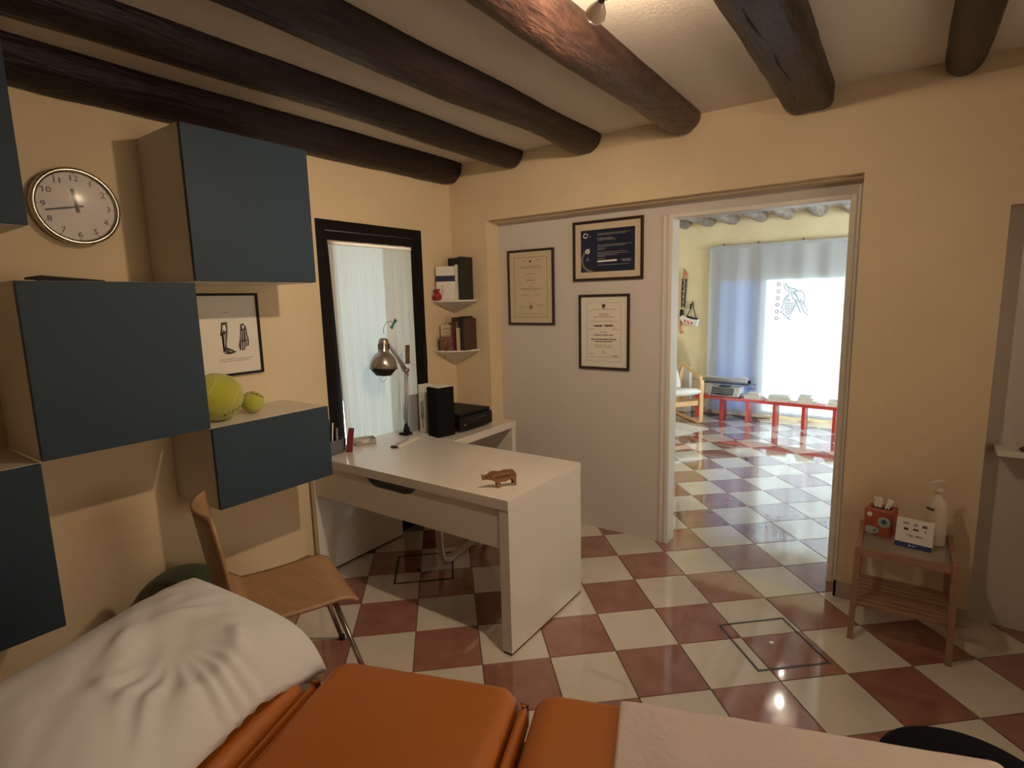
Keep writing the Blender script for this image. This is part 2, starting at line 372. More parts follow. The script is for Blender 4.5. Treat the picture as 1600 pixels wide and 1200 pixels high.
# trims of the doorway
dt = MB(); dt.box(-1.172, -1.146, YP-.006, YP+.115, 0, 2.060).box(-.250, -.222, YP-.004, YP+.115, 0, 2.060).box(-1.146, -.250, YP-.004, YP+.115, 2.034, 2.060)
struct('trim_1', dt, 'white_trim', bevel=.003)
struct('trim_2', MB().box(-1.200, -1.190, YP-.010, YP, 0, 2.052).box(-.214, -.204, YP-.008, YP, 0, 2.10), 'white_trim', bevel=.002)
struct('trim_3', MB().box(-2.43, -.19, YW+.05, YP, 2.120, 2.132), 'mount', bevel=.002)
# recessed white door panel on the right
d2 = struct('door_2', MB().box(.343, 1.2, 3.28, 3.32, 0, 1.925), 'panel')
# baseboards
struct('baseboard_back', MB().box(-.205, .343, YW-.013, YW, 0, .088).box(-.205, -.19, YW-.013, YP, 0, .088).box(1.2, XR, YW-.013, YW, 0, .088), 'base', bevel=.002)
struct('baseboard_left', MB().box(XW, XW+.012, Y0, 1.80, 0, .135), 'base_brown', bevel=.002)
struct('baseboard_right', MB().box(XR-.012, XR, Y0, YW, 0, .088), 'base', bevel=.002)
struct('baseboard_far', MB().box(-3.4, -2.03, YF-.012, YF, 0, .08).box(.5, XR, YF-.012, YF, 0, .08), 'base', bevel=.002)

# ------------------------------------------------------------------ balcony door (window_1)
w1 = struct('window_1', MB().box(XW-.06, XW+.006, 2.013, 2.072, 0, 2.066).box(XW-.06, XW+.006, 2.803, 2.862, 0, 2.066).box(XW-.06, XW+.006, 2.072, 2.803, 2.008, 2.066), 'dark_frame', bevel=.004)
MB().box(XW-.05, XW+.001, 2.076, 2.120, .03, 2.004).box(XW-.05, XW+.001, 2.752, 2.799, .03, 2.004).box(XW-.05, XW+.001, 2.120, 2.752, 1.945, 2.004).box(XW-.05, XW+.001, 2.072, 2.803, 0, .64).build('sash', 'dark_frame', w1, bevel=.004)  # solid lower panel added to keep daylight from under the desk
MB().box(XW-.040, XW-.035, 2.118, 2.754, .63, 1.947).build('pane', 'pane', w1)
h = MB(); h.box(XW+.002, XW+.018, 2.815, 2.848, 1.13, 1.29); h.tube([(XW+.04, 2.832, 1.21), (XW+.075, 2.832, 1.21), (XW+.08, 2.80, 1.205), (XW+.08, 2.75, 1.20)], .009)
MB().box(XW+.006, XW+.022, 2.815, 2.850, 1.12, 1.30).build('handle_plate', 'black', w1, bevel=.006)
# sill of the french door reveal
def curtain_fn(x, y0, y1, z0, z1, amp, n, ph=0, taper=0):
    def f(u, v):
        z = z1+(z0-z1)*v; k = .25+.75*min(1, v*4); y = y0+(y1-y0)*u + taper*v*(1-u)
        a = amp*k*(math.sin(u*n*2*PI+ph)+.45*math.sin(u*n*3.7*PI+1.3+ph)+.3*noise.noise(Vector((u*9, v*2.2, ph))))
        return (x+a, y+.25*a, z)
    return f
t = thing('door_curtain', 'white gathered curtain hanging over the balcony door behind the desk', 'curtain', (XW-.012, 2.42, .60))
MB().grid(curtain_fn(XW+.008, 2.085, 2.750, .60, 1.930, .0052, 9, 0, .035), 150, 30).build('fabric', 'curtain_near', t, smooth=True)
MB().grid(curtain_fn(XW-.006, 2.50, 2.750, .60, 1.925, .002, 4, 2), 50, 16).build('dimming_layer', 'curtain_dimmer', t, smooth=True)  # second layer added to dim the right half of the curtain
MB().grid(curtain_fn(XW+.009, 2.082, 2.752, 1.925, 1.950, .002, 5), 60, 3).build('header_band', 'curtain_lining', t, smooth=True, solid=.004)
MB().tube([(XW+.009, 2.08, 1.946), (XW+.009, 2.752, 1.946)], .002, 8).build('curtain_wire', 'chrome', t)

# ------------------------------------------------------------------ far window
w2 = struct('window_2', MB().box(-2.03, -1.99, YF+.02, YF+.09, .04, 1.78).box(-1.50, -1.425, YF+.02, YF+.09, .04, 1.78).box(.46, .5, YF+.02, YF+.09, .04, 1.78).box(-1.99, .46, YF+.02, YF+.09, 1.745, 1.78).box(-1.99, .46, YF+.02, YF+.09, .04, .075), 'white_trim')
MB().box(-1.425, .46, YF+.05, YF+.056, .075, 1.745).build('pane', 'pane', w2)
MB().box(-1.99, -1.50, YF+.05, YF+.056, .075, 1.745).build('pane', 'pane_added_blue', w2, label='blue tinted pane')  # added to give the curtain's left end its blue glow
def far_c(u, v):
    z = 2.165+(.05-2.165)*v; x = -2.10+2.7*u - .04*v*(1-u)*0
    a = .011*(.4+.6*min(1, v*3))*(math.sin(u*44)+.6*math.sin(u*71+1)+.5*noise.noise(Vector((u*14, v*2, 3))))
    return (x, 7.505+a, z)
t = thing('window_curtain', 'wide sheer white curtain glowing across the window of the far room', 'curtain', (-.8, 7.5, .1))
MB().grid(far_c, 260, 24).build('fabric', 'curtain_far', t, smooth=True)
MB().box(-2.10, .6, 7.49, 7.52, 2.150, 2.185).build('header_band', 'curtain_far', t)
MB().tube([(-2.11, 7.505, 2.19), (.62, 7.505, 2.19)], .006, 8).build('rail', 'white_trim', t)
for x in (-1.93, -1.52, -1.02, -.4):
    MB().tube([(x, 7.505, 2.195), (x, 7.52, 2.215), (x, YF, 2.215)], .007, 6).build('bracket', 'wood_dark', t)
# line drawing on the curtain: a column of rings and a flexed hand
dg = thing('curtain_emblem', 'thin grey line drawing of a bent hand beside rings on the far curtain', 'decal', (-1.1, 7.48, 1.5))
yD = 7.478
def st(pts, nm='line', m='decal', r=.0052): return MB().tube([(x, yD, z) for x, z in pts], r, 5).build(nm, m, dg, smooth=True)
for k in range(6):
    z = 1.685-.0825*k; MB().tube(arc((-1.26+.002*k*-1, yD, z), .018, 0, 360, 14)[:-1], .005, 5, closed=True).build('ring', 'decal_red', dg, smooth=True)
def P(a): # drawing units from the enlarged crop -> metres on the curtain
    return [(-1.255+(x-420)*.000655, 1.690-(y-250)*.000655) for x, y in a]
for a in ([(520, 240), (560, 300), (620, 330), (700, 360), (720, 385), (690, 400), (640, 430)], [(500, 265), (520, 330), (570, 385), (640, 430)], [(560, 290), (600, 370), (660, 400)],
          [(640, 430), (700, 390), (780, 385), (830, 420), (855, 500), (855, 600), (830, 640)], [(640, 440), (650, 500), (700, 550), (750, 560), (740, 500), (700, 430), (650, 425)],
          [(600, 430), (540, 490), (505, 560), (500, 640), (470, 710)], [(610, 460), (560, 500), (530, 560), (525, 610)], [(700, 560), (705, 640), (690, 700), (640, 790), (610, 870), (600, 905)],
          [(530, 620), (600, 620), (680, 600)], [(530, 660), (600, 655), (690, 640)], [(535, 700), (610, 690), (690, 670)], [(540, 740), (610, 725), (680, 710)], [(545, 780), (600, 765), (660, 745)], [(560, 820), (600, 800), (640, 785)],
          [(500, 790), (560, 850), (610, 895), (650, 915)], [(460, 780), (500, 760), (520, 700)], [(720, 570), (740, 640), (770, 700), (800, 790)], [(760, 560), (800, 630), (830, 700), (860, 770), (900, 810), (940, 820)],
          [(780, 545), (850, 620), (890, 680), (915, 760)], [(570, 530), (600, 545), (605, 580), (580, 590), (560, 570), (570, 530)], [(680, 430), (720, 470), (750, 540)]):
    st(P(a))

# ------------------------------------------------------------------ beams
def log_beam(name, xc, rx, rz, y0, y1, seed, m, label, sq=0, zc=ZC-.005, group=None, ny=70, fl_=1.0):
    mb = MB(); rings = []; nseg = 28
    for i in range(ny+1):
        y = y0+(y1-y0)*i/ny; w_ = .012*noise.noise(Vector((y*.9, seed, 0)))*fl_; sc = 1+.10*noise.noise(Vector((y*1.3, seed+5, 0)))*fl_
        ring = []
        for k in range(nseg):
            a = 2*PI*k/nseg+.12; ca, sa = math.cos(a), math.sin(a)
            e = 1-sq*.0; p = 2+sq*6
            q = (abs(ca)**p+abs(sa)**p)**(-1/p)
            rr = sc*(1+.05*noise.noise(Vector((ca*1.6, y*2.2, sa*1.6+seed)))+.035*noise.noise(Vector((ca*4, y*7, sa*4+seed))))
            end = 1 if i < ny else .94
            ring.append(mb.bm.verts.new((xc+w_+rx*q*ca*rr*end, y, zc+.4*w_+rz*q*sa*rr*end)))
        rings.append(ring)
    for A, B in zip(rings, rings[1:]):
        for k in range(nseg): mb.bm.faces.new((A[k], A[(k+1) % nseg], B[(k+1) % nseg], B[k]))
    mb.bm.faces.new(rings[0][::-1]); mb.bm.faces.new(rings[-1])
    o = mb.build(name, m, None, smooth=True); tag(o, label, 'beam', group); return o
G = 'dark ceiling beams of the near room'
log_beam('ceiling_beam', -2.735, .120, .135, Y0, YW-.01, 1, 'beam', 'dark log beam running against the left wall above the clock', group=G)
log_beam('ceiling_beam', -2.190, .098, .095, Y0, YW-.01, 2, 'beam', 'dark log beam second from the left wall, ending above the corner shelves', group=G, fl_=1.8)
log_beam('ceiling_beam', -1.645, .112, .095, Y0, YW-.01, 3, 'beam', 'dark log beam third from the left wall, ending above the left certificate', group=G, fl_=1.4)
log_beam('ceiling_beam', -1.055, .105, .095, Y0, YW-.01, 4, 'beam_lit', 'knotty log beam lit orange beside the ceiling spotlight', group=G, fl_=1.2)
b5 = log_beam('ceiling_beam', -.430, .105, .100, Y0, YW-.01, 5, 'beam', 'squared dark beam with a long split, ending above the doorway', sq=.55, group=G, fl_=.6)
b6 = log_beam('ceiling_beam', .145, .072, .075, Y0, YW-.01, 9, 'beam', 'slim dark beam at the right, ending above the side table', group=G, fl_=.6)
log_beam('ceiling_beam', .80, .09, .09, Y0, YW-.01, 11, 'beam', 'dark beam farthest right, past the recessed door', group=G)
ck = MB()
ck.tube([(-.440, 2.25, 2.4405), (-.448, 2.42, 2.4385), (-.440, 2.62, 2.4400), (-.436, 2.78, 2.4405)], [.001, .006, .005, .001], 6, flat=(1, .8))
ck.tube([(-.455, 1.8, 2.4400), (-.462, 2.0, 2.4385), (-.452, 2.2, 2.4400)], [.001, .006, .001], 6)
ck.tube([(-.447, 2.72, 2.4400), (-.458, 2.86, 2.4400), (-.455, 3.0, 2.4405)], [.001, .004, .001], 6)
ck.build('split', 'crack', b5)
for n, x in enumerate((-2.43, -2.12, -1.83, -1.50, -1.20, -.86, -.55, -.22, .12)):
    log_beam('ceiling_beam', x, .083, .095, YP+.1, YF-.01, 20+n, 'beam_far',
             ['rough grey beam of the far room nearest its left side', 'second grey beam from the left of the far room', 'third grey beam from the left of the far room', 'fourth grey beam from the left of the far room', 'fifth grey beam from the left of the far room, with a dark split', 'grey beam of the far room beside its ceiling spotlight', 'grey beam of the far room at the right edge of the doorway', 'grey beam of the far room just past the right door jamb', 'grey beam of the far room farthest right'][n], group='grey ceiling beams of the far room', ny=40)

# ------------------------------------------------------------------ spotlights
def spot(loc, label, lit=True, power=BULB, rb=.024):
    x, y, z = loc
    t = thing('ceiling_spotlight', label, 'lamp', (x, y, ZC))
    MB().lathe([(0, 0), (.055, 0), (.055, -.02), (.045, -.028), (0, -.028)], 28, Matrix.Translation((x, y, ZC))).build('ceiling_plate', 'bronze', t, smooth=True)
    MB().tube([(x, y, ZC-.02), (x, y, ZC-.075)], .008, 10).build('stem', 'bronze', t, smooth=True)
    MB().tube([(x-.10, y-.11, ZC-.08), (x+.12, y+.13, ZC-.08)], .007, 10).build('bar', 'light_metal', t, smooth=True)
    return t
t = spot((-.66, 1.58, 0), 'bronze ceiling spotlight with glass heads beside the lit beam')
# glowing bulb, just above the picture
MB().tube([(-.72, 1.545, 2.470), (-.72, 1.545, 2.446)], .012, 12).build('bulb_holder', 'bronze', t, smooth=True)
bm_ = MB().lathe([(0, -.024)]+[(.024*math.sin(a*PI/10), -.024*math.cos(a*PI/10)) for a in range(1, 10)]+[(0, .024)], 20, Matrix.Translation((-.72, 1.545, 2.425)))
M['bulb'] = mat('glowing_bulb', BULB_COL, .5, emit=BULB)
bm_.build('bulb', 'bulb', t, smooth=True)
# the head that shows at the top edge: arm and clear glass lamp
hp = Vector((-.712, 1.420, 2.298)); ha = Vector((-.678, 1.392, 2.318)); hb = Vector((-.632, 1.36, 2.362))
MB().tube([ha, hb, (-.60, 1.50, 2.463)], .0085, 12).build('arm', 'bronze', t, smooth=True)
MB().tube([ha+Vector((.016, 0, .002)), hb+Vector((.016, 0, .002))], .003, 8).build('arm_trim', 'light_metal', t, smooth=True)
ax = (hp-ha).normalized()
q = ax.to_track_quat('Z', 'Y').to_matrix().to_4x4()
MB().lathe([(.008, -.004), (.014, .004), (.024, .020), (.027, .034), (.022, .044), (.010, .049), (0, .050)], 24, Matrix.Translation(ha) @ q).build('glass_head', 'glassglow', t, smooth=True)
# far room spotlight
t = thing('ceiling_spotlight', 'small white spotlight glowing on the ceiling of the far room', 'lamp', (-.80, 5.95, ZC))
MB().tube([(-.80, 5.95, ZC), (-.80, 5.95, 2.43)], .008, 8).build('stem', 'white_trim', t)
M['bulb_far'] = mat('glowing_bulb_far', (1, .9, .75), .5, emit=300)
MB().lathe([(.012, .03), (.022, .01), (.024, -.01)], 16, Matrix.Translation((-.80, 5.95, 2.41))).build('shade', 'white_trim', t, smooth=True)
MB().lathe([(0, -.009)]+[(.009*math.sin(a*PI/8), -.009*math.cos(a*PI/8)) for a in range(1, 8)]+[(0, .009)], 16, Matrix.Translation((-.80, 5.95, 2.40))).build('bulb', 'bulb_far', t, smooth=True)
MB().tube([(-.80, 5.95, 2.43), (-.72, 5.9, 2.42), (-.66, 5.88, 2.41)], .006, 8).build('arm', 'darkgrey', t)
MB().tube([(-.80, 5.95, 2.43), (-.742, 5.50, 2.43)], .006, 8).build('arm', 'darkgrey', t)
MB().lathe([(0, -.020)]+[(.020*math.sin(a*PI/8), -.020*math.cos(a*PI/8)) for a in range(1, 8)]+[(0, .020)], 16, Matrix.Translation((-.742, 5.50, 2.405))).build('bulb', 'bulb_far', t, smooth=True)
MB().lathe([(.0, .03), (.022, .02), (.026, -.015), (0, -.015)], 16, Matrix.Translation((-.65, 5.88, 2.40))).build('dark_head', 'darkgrey', t, smooth=True)

# ------------------------------------------------------------------ wall cabinets
XFc = -2.37
def cabinet(label, y0, y1, z0, z1, hidden=False):
    t = thing('wall_cabinet', label, 'cabinet', (XW, (y0+y1)/2, z0), group='blue fronted wall cabinets')
    g = .0005; th = .016; b = MB()
    b.box(XW+g, XFc-.020, y0+g, y0+th, z0+g, z1-g).box(XW+g, XFc-.020, y1-th, y1-g, z0+g, z1-g)
    b.box(XW+g, XFc-.020, y0+th, y1-th, z0+g, z0+th).box(XW+g, XFc-.020, y0+th, y1-th, z1-th, z1-g).box(XW+g, XW+.006, y0+th, y1-th, z0+th, z1-th)
    b.build('carcass', 'carcass', t, bevel=.0008, seg=1)
    MB().box(XFc-.017, XFc, y0+.002, y1-.002, z0+.002, z1-.002).build('door', 'blue', t, bevel=.001, seg=1)
    return t
cabinet('tall hung blue fronted cabinet under the beam right of the clock', 1.142, 1.716, 1.687, 2.307)
cabinet('large blue fronted cabinet directly below the clock', .570, 1.140, 1.072, 1.685)
cabinet('low wide blue fronted cabinet carrying the two tennis balls', 1.142, 1.728, .705, 1.070)
cabinet('lowest blue fronted cabinet at the left edge, nearest the pillow', -.004, .568, .470, 1.070)
cabinet('blue fronted cabinet at the upper left edge beside the clock', .060, .632, 1.862, 2.480)

# ------------------------------------------------------------------ clock
cx, cy, cz = XW, .884, 1.990; R = .150
t = thing('wall_clock', 'round silver wall clock with gilt rim above the large blue cabinet', 'clock', (XW, cy, cz))
mx = Matrix.Translation((XW+.002, cy, cz)) @ Matrix.Rotation(PI/2, 4, 'Y')
MB().lathe([(0, 0), (R-.012, 0), (R-.004, .012), (R, .028), (R-.001, .040), (R-.008, .047), (R-.016, .045), (R-.020, .037)], 72, mx).build('rim', 'brass', t, smooth=True)
MB().lathe([(0, .034), (R-.018, .034)], 72, mx).build('dial', 'clock_face', t)
xd = XW+.0375
for n in range(1, 13):
    a = math.radians(90-30*n); text(str(n), .031, (xd, cy+.108*math.cos(a), cz+.108*math.sin(a)), (0, 1, 0), (0, 0, 1), 'numeral', t, 'numeral', sx=1.15)
for n in range(12):
    a = math.radians(30*n); c_, s_ = math.cos(a), math.sin(a)
    MB().box(.122, .130, -.0012, .0012, 0, .0006, Matrix.Translation((xd, cy, cz)) @ frame_mtx((0, 0, 0), (0, c_, s_), (0, -s_, c_))).build('hour_tick', 'numeral', t)
def clock_hand(nm, ang, L_, w_, tail, off):
    a = math.radians(ang); c_, s_ = math.cos(a), math.sin(a)
    MB().prism([(-tail, -w_/2), (L_, -w_/2*.8), (L_, w_/2*.8), (-tail, w_/2)], .0012, Matrix.Translation((xd+off, cy, cz)) @ frame_mtx((0, 0, 0), (0, c_, s_), (0, -s_, c_))).build(nm, 'hand', t)
clock_hand('hour_hand', 90-352, .068, .0115, .022, .001)
clock_hand('minute_hand', 90-258, .105, .0070, .022, .003)
MB().lathe([(0, .040), (.006, .040), (.006, .0425), (0, .0425)], 16, mx).build('hub', 'hand', t)
o = MB().lathe([(0, .0475), (R*.5, .0465), (R-.017, .043)], 48, mx).build('cover_glass', mat('clock_glass', (1, 1, 1), .12, alpha=.06, spec=.9), t, smooth=True)
# black folder on the large cabinet
t = thing('folder', 'thin black folder lying on top of the large blue cabinet under the clock', 'folder', (-2.5, .8, 1.686))
MB().prism([(.655, 0), (.86, 0), (.855, .005), (.665, .020), (.655, .017)], .14, Matrix(((0, 0, 1, -2.60), (1, 0, 0, 0), (0, 1, 0, 1.6865), (0, 0, 0, 1)))).build('cover', 'black', t, bevel=.001)
MB().box(-2.60, -2.46, .600, .650, 1.6865, 1.690).build('loose_sheet', 'paper_cream', t)

# ------------------------------------------------------------------ pictures
def picture(name, label, plane, a0, a1, z0, z1, fw_, fm, pm, axis, depth=.018, mount=None, mm=None, group=None):
    """axis 'y': hangs on the left wall facing +x; axis 'x': on the partition facing -y"""
    if axis == 'y': T = lambda a, z, d: (plane+d, a, z)
    else: T = lambda a, z, d: (a, plane-d, z)
    t = thing(name, label, 'picture', T((a0+a1)/2, z0, 0), group=group)
    def bx(mb, b0, b1, c0, c1, d0, d1):
        p, q_ = T(b0, c0, d0), T(b1, c1, d1)
        mb.box(min(p[0], q_[0]), max(p[0], q_[0]), min(p[1], q_[1]), max(p[1], q_[1]), c0, c1)
    f = MB(); bx(f, a0, a1, z0, z0+fw_, .0005, depth); bx(f, a0, a1, z1-fw_, z1, .0005, depth); bx(f, a0, a0+fw_, z0+fw_, z1-fw_, .0005, depth); bx(f, a1-fw_, a1, z0+fw_, z1-fw_, .0005, depth)
    f.build('frame', fm, t, bevel=.0015)
    f = MB(); bx(f, a0+fw_, a1-fw_, z0+fw_, z1-fw_, .002, depth*.5); f.build('backing', mm or pm, t)
    if mount:
        f = MB(); bx(f, mount[0], mount[1], mount[2], mount[3], depth*.5, depth*.5+.0012); f.build('sheet', pm, t)
    return t, T, bx, depth*.5+.0014
# anatomy print
t, T, bx, d = picture('framed_print', 'black framed anatomical print of a leg and a foot above the tennis balls', XW, 1.245, 1.620, 1.238, 1.648, .012, 'black', 'paper', 'y', .02)
def poly(pts, m='ink', nm='drawing', par=None, TT=None, dd=None, thick=.0004):
    mb = MB(); lo = [mb.bm.verts.new((TT or T)(a, z, (dd or d))) for a, z in pts]; hi = [mb.bm.verts.new((TT or T)(a, z, (dd or d)+thick)) for a, z in pts]
    mb.bm.faces.new(hi); mb.bm.faces.new(lo[::-1]); n = len(pts)
    for i in range(n): mb.bm.faces.new((lo[i], lo[(i+1) % n], hi[(i+1) % n], hi[i]))
    bmesh.ops.triangulate(mb.bm, faces=[f for f in mb.bm.faces if len(f.verts) > 4])
    return mb.build(nm, m, par or t)
def Q(a): # crop units -> wall metres (bilinear in the sheet)
    return [(1.365+(x-130)*.000375+(y-400)*-.00003, 1.505-(y-400)*.00042) for x, y in a]
poly(Q([(280, 400), (365, 395), (350, 470), (358, 560), (345, 690), (400, 715), (480, 755), (440, 768), (400, 778), (330, 770), (305, 755), (318, 700), (300, 620), (285, 560), (262, 545), (275, 480)]), 'ink', 'leg_drawing')
poly(Q([(305, 430), (330, 425), (345, 480), (340, 500), (315, 500), (300, 480)]), 'paper', 'leg_highlight', dd=d+.0005)
for pts_ in ([(312, 540), (322, 540), (322, 680), (316, 690)], [(334, 520), (340, 520), (338, 660), (333, 660)], [(296, 430), (301, 430), (296, 520), (290, 510)], [(352, 405), (357, 405), (350, 455), (347, 450)],
             [(345, 728), (400, 740), (430, 752), (400, 748)], [(320, 745), (335, 742), (332, 760), (315, 758)]): poly(Q(pts_), 'paper', 'leg_highlight', dd=d+.0005)
for pts_ in ([(550, 510), (556, 510), (548, 630), (542, 625)], [(575, 500), (581, 500), (578, 620), (572, 620)], [(600, 500), (606, 505), (618, 620), (611, 622)], [(618, 560), (623, 560), (640, 650), (634, 655)]): poly(Q(pts_), 'paper', 'foot_highlight', dd=d+.0005)
poly(Q([(540, 430), (585, 420), (620, 470), (630, 540), (655, 620), (655, 690), (620, 700), (600, 740), (560, 745), (525, 735), (512, 680), (530, 600), (535, 520)]), 'ink', 'foot_drawing')
for k in range(4):
    poly(Q([(545+k*25, 640), (552+k*25, 640), (556+k*27, 735), (546+k*27, 735)]), 'paper', 'foot_highlight', dd=d+.0005)
poly(Q([(560, 445), (585, 440), (590, 480), (565, 485)]), 'paper', 'foot_highlight', dd=d+.0005)
mb = MB(); rr = random.Random(3)
def words(mb, TT, a0, a1, z, h_, rr, dd, wmin=.006, wmax=.02, gap=.0035):
    a = a0
    while a < a1:
        b = min(a1, a+rr.uniform(wmin, wmax))
        p, q_ = TT(a, z, dd), TT(b, z, dd+.0004)
        mb.box(min(p[0], q_[0]), max(p[0], q_[0]), min(p[1], q_[1]), max(p[1], q_[1]), z-h_/2, z+h_/2); a = b+gap
for k, z in enumerate((1.322, 1.312)): words(mb, T, 1.395, 1.565-.02*k, z, .0028, rr, d)
words(mb, T, 1.445, 1.46, 1.553, .003, rr, d)
mb.build('caption', 'ink_soft', t, kind='stuff')
# left certificate
GF = 'framed certificates on the white partition'
t, T, bx, d = picture('framed_certificate', 'left tall framed certificate on cream paper with a round seal', YP, -2.345, -1.962, 1.402, 1.925, .015, 'picframe', 'paper_cream', 'x', mount=(-2.312, -1.995, 1.435, 1.892), mm='mount', group=GF)
mb = MB(); f = MB()
for a in ((-2.292, -2.289, 1.455, 1.872), (-2.018, -2.015, 1.455, 1.872), (-2.292, -2.015, 1.869, 1.872), (-2.292, -2.015, 1.455, 1.458)): bx(mb, *a, d, d+.0004)
for z, w_, h_ in ((1.80, .19, .0055), (1.812, .15, .003), (1.757, .09, .004), (1.73, .04, .003), (1.712, .07, .006), (1.672, .03, .003), (1.655, .18, .0055), (1.645, .12, .003), (1.48, .22, .003), (1.555, .03, .004)):
    words(mb, T, -2.153-w_/2, -2.153+w_/2, z, h_, rr, d)
for a0, a1, z in ((-2.23, -2.17, 1.61), (-2.12, -2.08, 1.61), (-2.245, -2.20, 1.53), (-2.11, -2.04, 1.54), (-2.10, -2.06, 1.525), (-2.22, -2.185, 1.845), (-2.10, -2.06, 1.85)): words(mb, T, a0, a1, z, .004, rr, d)
mb.build('print', 'ink_soft', t, kind='stuff')
poly([(-2.153+.007*math.cos(a), 1.842+.011*math.sin(a)) for a in [k*PI/4 for k in range(8)]], 'ink', 'crest')
poly([(-2.153+.016*math.cos(a), 1.527+.016*math.sin(a)) for a in [k*PI/8 for k in range(16)]], 'ink_soft', 'seal')
# navy certificate
t, T, bx, d = picture('framed_certificate', 'wide framed dark blue certificate highest on the partition', YP, -1.812, -1.325, 1.690, 2.070, .017, 'picframe', 'navy', 'x', mount=(-1.755, -1.380, 1.746, 2.012), mm='mount', group=GF)
mb = MB()
for z, x1, h_ in ((1.985, -1.41, .003), (1.977, -1.44, .003), (1.955, -1.53, .005), (1.945, -1.51, .004), (1.913, -1.40, .003), (1.905, -1.44, .003), (1.894, -1.58, .003), (1.886, -1.585, .003), (1.868, -1.44, .003), (1.858, -1.42, .003), (1.849, -1.50, .003), (1.842, -1.58, .003), (1.827, -1.58, .003), (1.788, -1.42, .003)):
    words(mb, T, -1.635, x1, z, h_, rr, d)
words(mb, T, -1.47, -1.405, 1.815, .006, rr, d); words(mb, T, -1.46, -1.40, 1.806, .004, rr, d)
mb.build('small_print', 'print_grey', t, kind='stuff')
poly([(-1.635, 1.806), (-1.500, 1.808), (-1.500, 1.819), (-1.635, 1.817)], 'print_white', 'name_strip')
def ring2(cx_, cz_, r1, r2, a0, a1, m, nm, par, n=20, dd=None):
    pts = [(cx_+r2*math.cos(math.radians(a0+(a1-a0)*k/n)), cz_+r2*math.sin(math.radians(a0+(a1-a0)*k/n))) for k in range(n+1)]
    pts += [(cx_+r1*math.cos(math.radians(a1+(a0-a1)*k/n)), cz_+r1*math.sin(math.radians(a1+(a0-a1)*k/n))) for k in range(n+1)]
    mb = MB()
    m_ = n+1
    for k in range(n):
        vs4 = [pts[k], pts[k+1], pts[2*m_-2-k], pts[2*m_-1-k]]
        v = [mb.bm.verts.new(T(a, z, (dd or d)+.0003)) for a, z in vs4]; mb.bm.faces.new(v)
    return mb.build(nm, m, par)
ring2(-1.675, 1.822, .064, .078, 100, 275, 'print_arc', 'arc_print', t)
ring2(-1.722, 1.978, .010, .016, 40, 330, 'print_white', 'logo', t)
text('T', .026, T(-1.706, 1.978, d+.0003), (1, 0, 0), (0, 0, 1), 'print_white', t, 'logo_letter')
text('ca', .018, T(-1.688, 1.972, d+.0003), (1, 0, 0), (0, 0, 1), 'print_grey', t, 'logo_letter')
poly([(-1.706+.016*math.cos(a), 1.878+.016*math.sin(a)) for a in [k*PI/8 for k in range(16)]], 'print_white', 'emblem')
poly([(-1.712, 1.872), (-1.700, 1.872), (-1.706, 1.884)], 'navy', 'emblem_mark', dd=d+.0006)
for k in range(3):
    a = math.radians(90+120*k); poly([(-1.706+.004*math.cos(a+1.57), 1.828+.004*math.sin(a+1.57)), (-1.706+.018*math.cos(a), 1.828+.018*math.sin(a)), (-1.706+.004*math.cos(a-1.57), 1.828+.004*math.sin(a-1.57))], 'print_grey', 'emblem')
# lower certificate
t, T, bx, d = picture('framed_certificate', 'lower right framed certificate with a dark crest and bold name line', YP, -1.772, -1.412, 1.112, 1.602, .016, 'picframe', 'paper', 'x', mount=(-1.752, -1.432, 1.132, 1.582), mm='paper', group=GF)
mb = MB(); m2 = MB()
for a in ((-1.712, -1.7105, 1.165, 1.550), (-1.472, -1.4705, 1.165, 1.550), (-1.712, -1.472, 1.5485, 1.550), (-1.712, -1.472, 1.165, 1.1665)): bx(mb, *a, d, d+.0004)
for z, w_, h_ in ((1.505, .17, .004), (1.475, .06, .004), (1.465, .08, .004), (1.455, .15, .004), (1.428, .19, .003), (1.358, .05, .003), (1.338, .14, .006), (1.310, .18, .007), (1.295, .13, .006), (1.270, .13, .004), (1.258, .12, .003), (1.232, .02, .004), (1.222, .03, .003), (1.195, .21, .002)):
    words(mb if h_ < .006 else m2, T, -1.592-w_/2, -1.592+w_/2, z, h_, rr, d)
for a0, a1, z in ((-1.70, -1.665, 1.375), (-1.53, -1.485, 1.375), (-1.70, -1.68, 1.49), (-1.70, -1.665, 1.212), (-1.53, -1.485, 1.205), (-1.525, -1.49, 1.198)): words(mb, T, a0, a1, z, .004, rr, d)
words(m2, T, -1.66, -1.60, 1.398, .011, rr, d, .008, .014, .002); words(m2, T, -1.585, -1.525, 1.400, .011, rr, d, .008, .014, .002)
mb.build('print', 'ink_soft', t, kind='stuff'); m2.build('bold_print', 'ink', t, kind='stuff')
poly([(-1.604, 1.538), (-1.580, 1.538), (-1.580, 1.522), (-1.592, 1.508), (-1.604, 1.522)], 'ink', 'crest')

